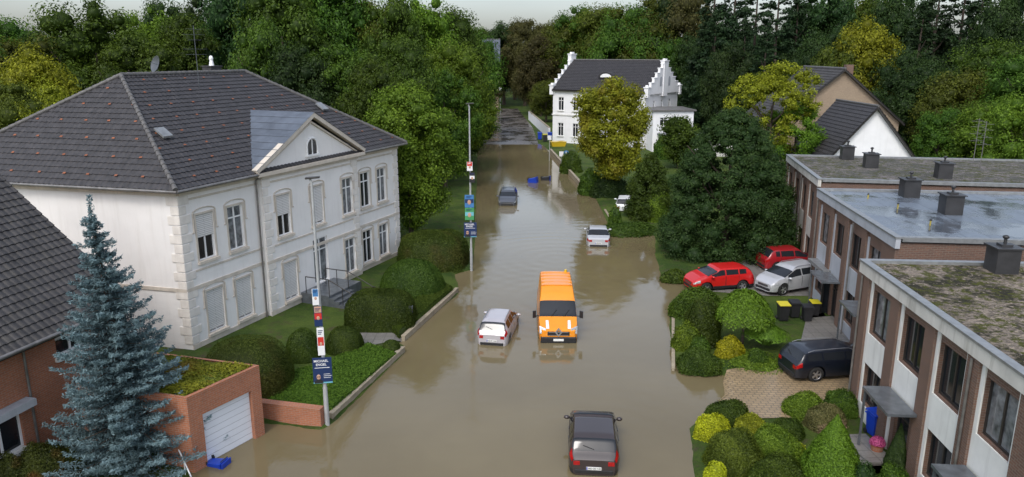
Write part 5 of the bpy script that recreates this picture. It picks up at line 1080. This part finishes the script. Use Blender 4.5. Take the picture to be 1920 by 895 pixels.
def bin_(pos,body,lid,label,tilt=None,z=.15,rot=0.,s=1.):
    T=thing('wheelie_bin',(pos.x,pos.y,z),rot,label,'bin','household wheelie bins');mb=MB();a,b=.24*s,.29*s;hh=.95*s
    mb.add([(-a,-a,.06),(a,-a,.06),(a,a,.06),(-a,a,.06),(-b,-b,hh),(b,-b,hh),(b,b,hh),(-b,b,hh)],[(3,2,1,0),(0,1,5,4),(1,2,6,5),(2,3,7,6),(3,0,4,7),(4,5,6,7)]);mb.box(-b-.03,b+.03,-b-.03,b+.03,hh-.07,hh-.01);mb.build('body',T,[body],bevel=.015)
    mb=MB();mb.extr([(-b-.03,-b-.05,hh+.005),(b+.03,-b-.05,hh+.005),(b+.03,b+.05,hh+.06),(-b-.03,b+.05,hh+.06)],(0,0,.05));mb.build('lid',T,[lid],bevel=.02)
    mb=MB();mb.tube([Vector((-b+.03,b+.09,hh)),Vector((b-.03,b+.09,hh))],.018,6);mb.build('handle',T,[M['black']])
    for x in(-b+.0,b-.05): MB().cyl((x,a+.02,.1),(x+.06,a+.02,.1),.1,.1,14).build('wheel',T,[M['tyre']])
    if tilt: T.rotation_euler=tilt
    return T
bin_(at(1467,601,.15),M['black'],M['yellow'],'black wheelie bin with yellow lid on the pavers',s=.95);bin_(at(1488,595,.15),M['black'],M['black'],'black wheelie bin on the pavers',s=.9);bin_(at(1512,602,.15),M['black'],M['black'],'black wheelie bin on the pavers',s=.85);bin_(at(1526,592,.15),M['black'],M['yellow'],'black wheelie bin with yellow lid on the pavers',s=.8)
bin_(at(1640,816,.15),M['bluebin'],M['bluebin'],'blue wheelie bin beside the entrance',rot=.15,s=.95)
bin_(at(990,342),M['bluebin'],M['bluebin'],'blue wheelie bin floating on its side in flood water',(rad(80),0,rad(70)),.12,s=1.1);bin_(at(1014,338),M['black'],M['bluebin'],'dark wheelie bin floating on its side in flood water',(rad(85),0,rad(80)),.05,s=1.1)
bin_(at(387,868),M['bluebin'],M['bluebin'],'blue wheelie bin floating by the garage',(rad(88),0,rad(75)),-.1,rot=.3,s=.8)
for u,v,b,l,lb in((1012,262,'bluebin','bluebin','blue wheelie bin at the roadside'),(1022,266,'black','yellow','black wheelie bin with yellow lid at the roadside'),(1031,262,'bluebin','bluebin','blue wheelie bin at the roadside')): bin_(at(u,v,.15),M[b],M[l],lb,s=1.2)
p=at(1643,850,.15);T=thing('flower_pot',(p.x,p.y,.12),0,'terracotta pot with pink flowers by the steps','flower pot');MB().cyl((0,0,0),(0,0,.38),.17,.24,16).build('pot',T,[M['brick_o']]);n=1500;d=unit(n);d[:,2]=abs(d[:,2]);put('flowers',leaves_mesh('flowers',d*.26*rng.uniform(.8,1.1,n)[:,None]+np.array([0,0,.42]),d+.4*unit(n),rng.uniform(.02,.04,n),rng.uniform(0,1,n),leafmat('petal_pink',(.20,.02,.08),(.60,.14,.32))),T)
p=at(335,868,.2);T=thing('handrail',(p.x,p.y,0),rad(-50),'white metal garden handrail beside the spruce','railing');mb=MB();mb.tube([Vector((-1.6,0,1.2)),Vector((0,0,.9)),Vector((1.4,0,.3))],.025,8)
for x,z in((-1.5,1.18),(-.7,1.03),(0,.9),(.7,.6),(1.35,.32)): mb.tube([Vector((x,0,-.3)),Vector((x,0,z))],.018,6)
mb.build('rail',T,[M['white']])
p=at(768,612,.2);T=thing('letter_box',(p.x,p.y,.1),0,'grey letter box on a post in the hedge','letter box');MB().box(-.2,.2,-.12,.12,.8,1.25).build('box',T,[M['slab']],bevel=.02);MB().box(-.03,.03,-.03,.03,-.1,.8).build('post',T,[M['darkframe']])
p=at(1605,852,.15);T=thing('garden_steps',(p.x,p.y,.05),rad(4),'grey concrete garden steps up to the house door','steps')
for i in range(4): MB().box(-.9+.3*i,1.0,-.8,1.2,-.1,.06*(i+1)).build('step',T,[M['pave_g']],bevel=.01)
# ---------------- light ----------------
w=bpy.data.worlds.new('World');scene.world=w;w.use_nodes=True;nt=w.node_tree;bg=nt.nodes['Background']
sky=nt.nodes.new('ShaderNodeTexSky');sky.sky_type='NISHITA';sky.sun_disc=False;sky.sun_elevation=math.radians(50);sky.sun_rotation=math.radians(200);sky.air_density=1.;sky.dust_density=2.5;sky.ozone_density=2.0
hs=nt.nodes.new('ShaderNodeHueSaturation');hs.inputs['Saturation'].default_value=.58;nt.links.new(sky.outputs[0],hs.inputs['Color'])
tc=nt.nodes.new('ShaderNodeTexCoord');mp=nt.nodes.new('ShaderNodeMapping');mp.inputs['Scale'].default_value=(1,1,3.);nz=nt.nodes.new('ShaderNodeTexNoise');nz.inputs['Scale'].default_value=2.2;nz.inputs['Detail'].default_value=6
nt.links.new(tc.outputs['Generated'],mp.inputs[0]);nt.links.new(mp.outputs[0],nz.inputs['Vector'])
rp=nt.nodes.new('ShaderNodeMapRange');rp.inputs[1].default_value=.3;rp.inputs[2].default_value=.7;rp.inputs[3].default_value=1.65;rp.inputs[4].default_value=2.1;nt.links.new(nz.outputs['Fac'],rp.inputs[0])
sx=nt.nodes.new('ShaderNodeSeparateXYZ');nt.links.new(tc.outputs['Generated'],sx.inputs[0])
hz=nt.nodes.new('ShaderNodeMapRange');hz.inputs[1].default_value=0.;hz.inputs[2].default_value=.35;hz.inputs[3].default_value=.68;hz.inputs[4].default_value=1.;nt.links.new(sx.outputs['Z'],hz.inputs[0])
mm=nt.nodes.new('ShaderNodeMath');mm.operation='MULTIPLY';nt.links.new(rp.outputs[0],mm.inputs[0]);nt.links.new(hz.outputs[0],mm.inputs[1])
mx=nt.nodes.new('ShaderNodeVectorMath');mx.operation='SCALE';nt.links.new(hs.outputs[0],mx.inputs[0]);nt.links.new(mm.outputs[0],mx.inputs['Scale']);nt.links.new(mx.outputs[0],bg.inputs[0])
bg.inputs[1].default_value=.15
sun=bpy.data.lights.new('sun','SUN');sun.energy=1.1;sun.angle=math.radians(16);sun.color=(1,.97,.92);so=bpy.data.objects.new('sun',sun);COL.objects.link(so)
az=math.radians(200);el=math.radians(50);dirv=Vector((math.sin(az)*math.cos(el),math.cos(az)*math.cos(el),math.sin(el)));so.rotation_euler=dirv.to_track_quat('Z','Y').to_euler()
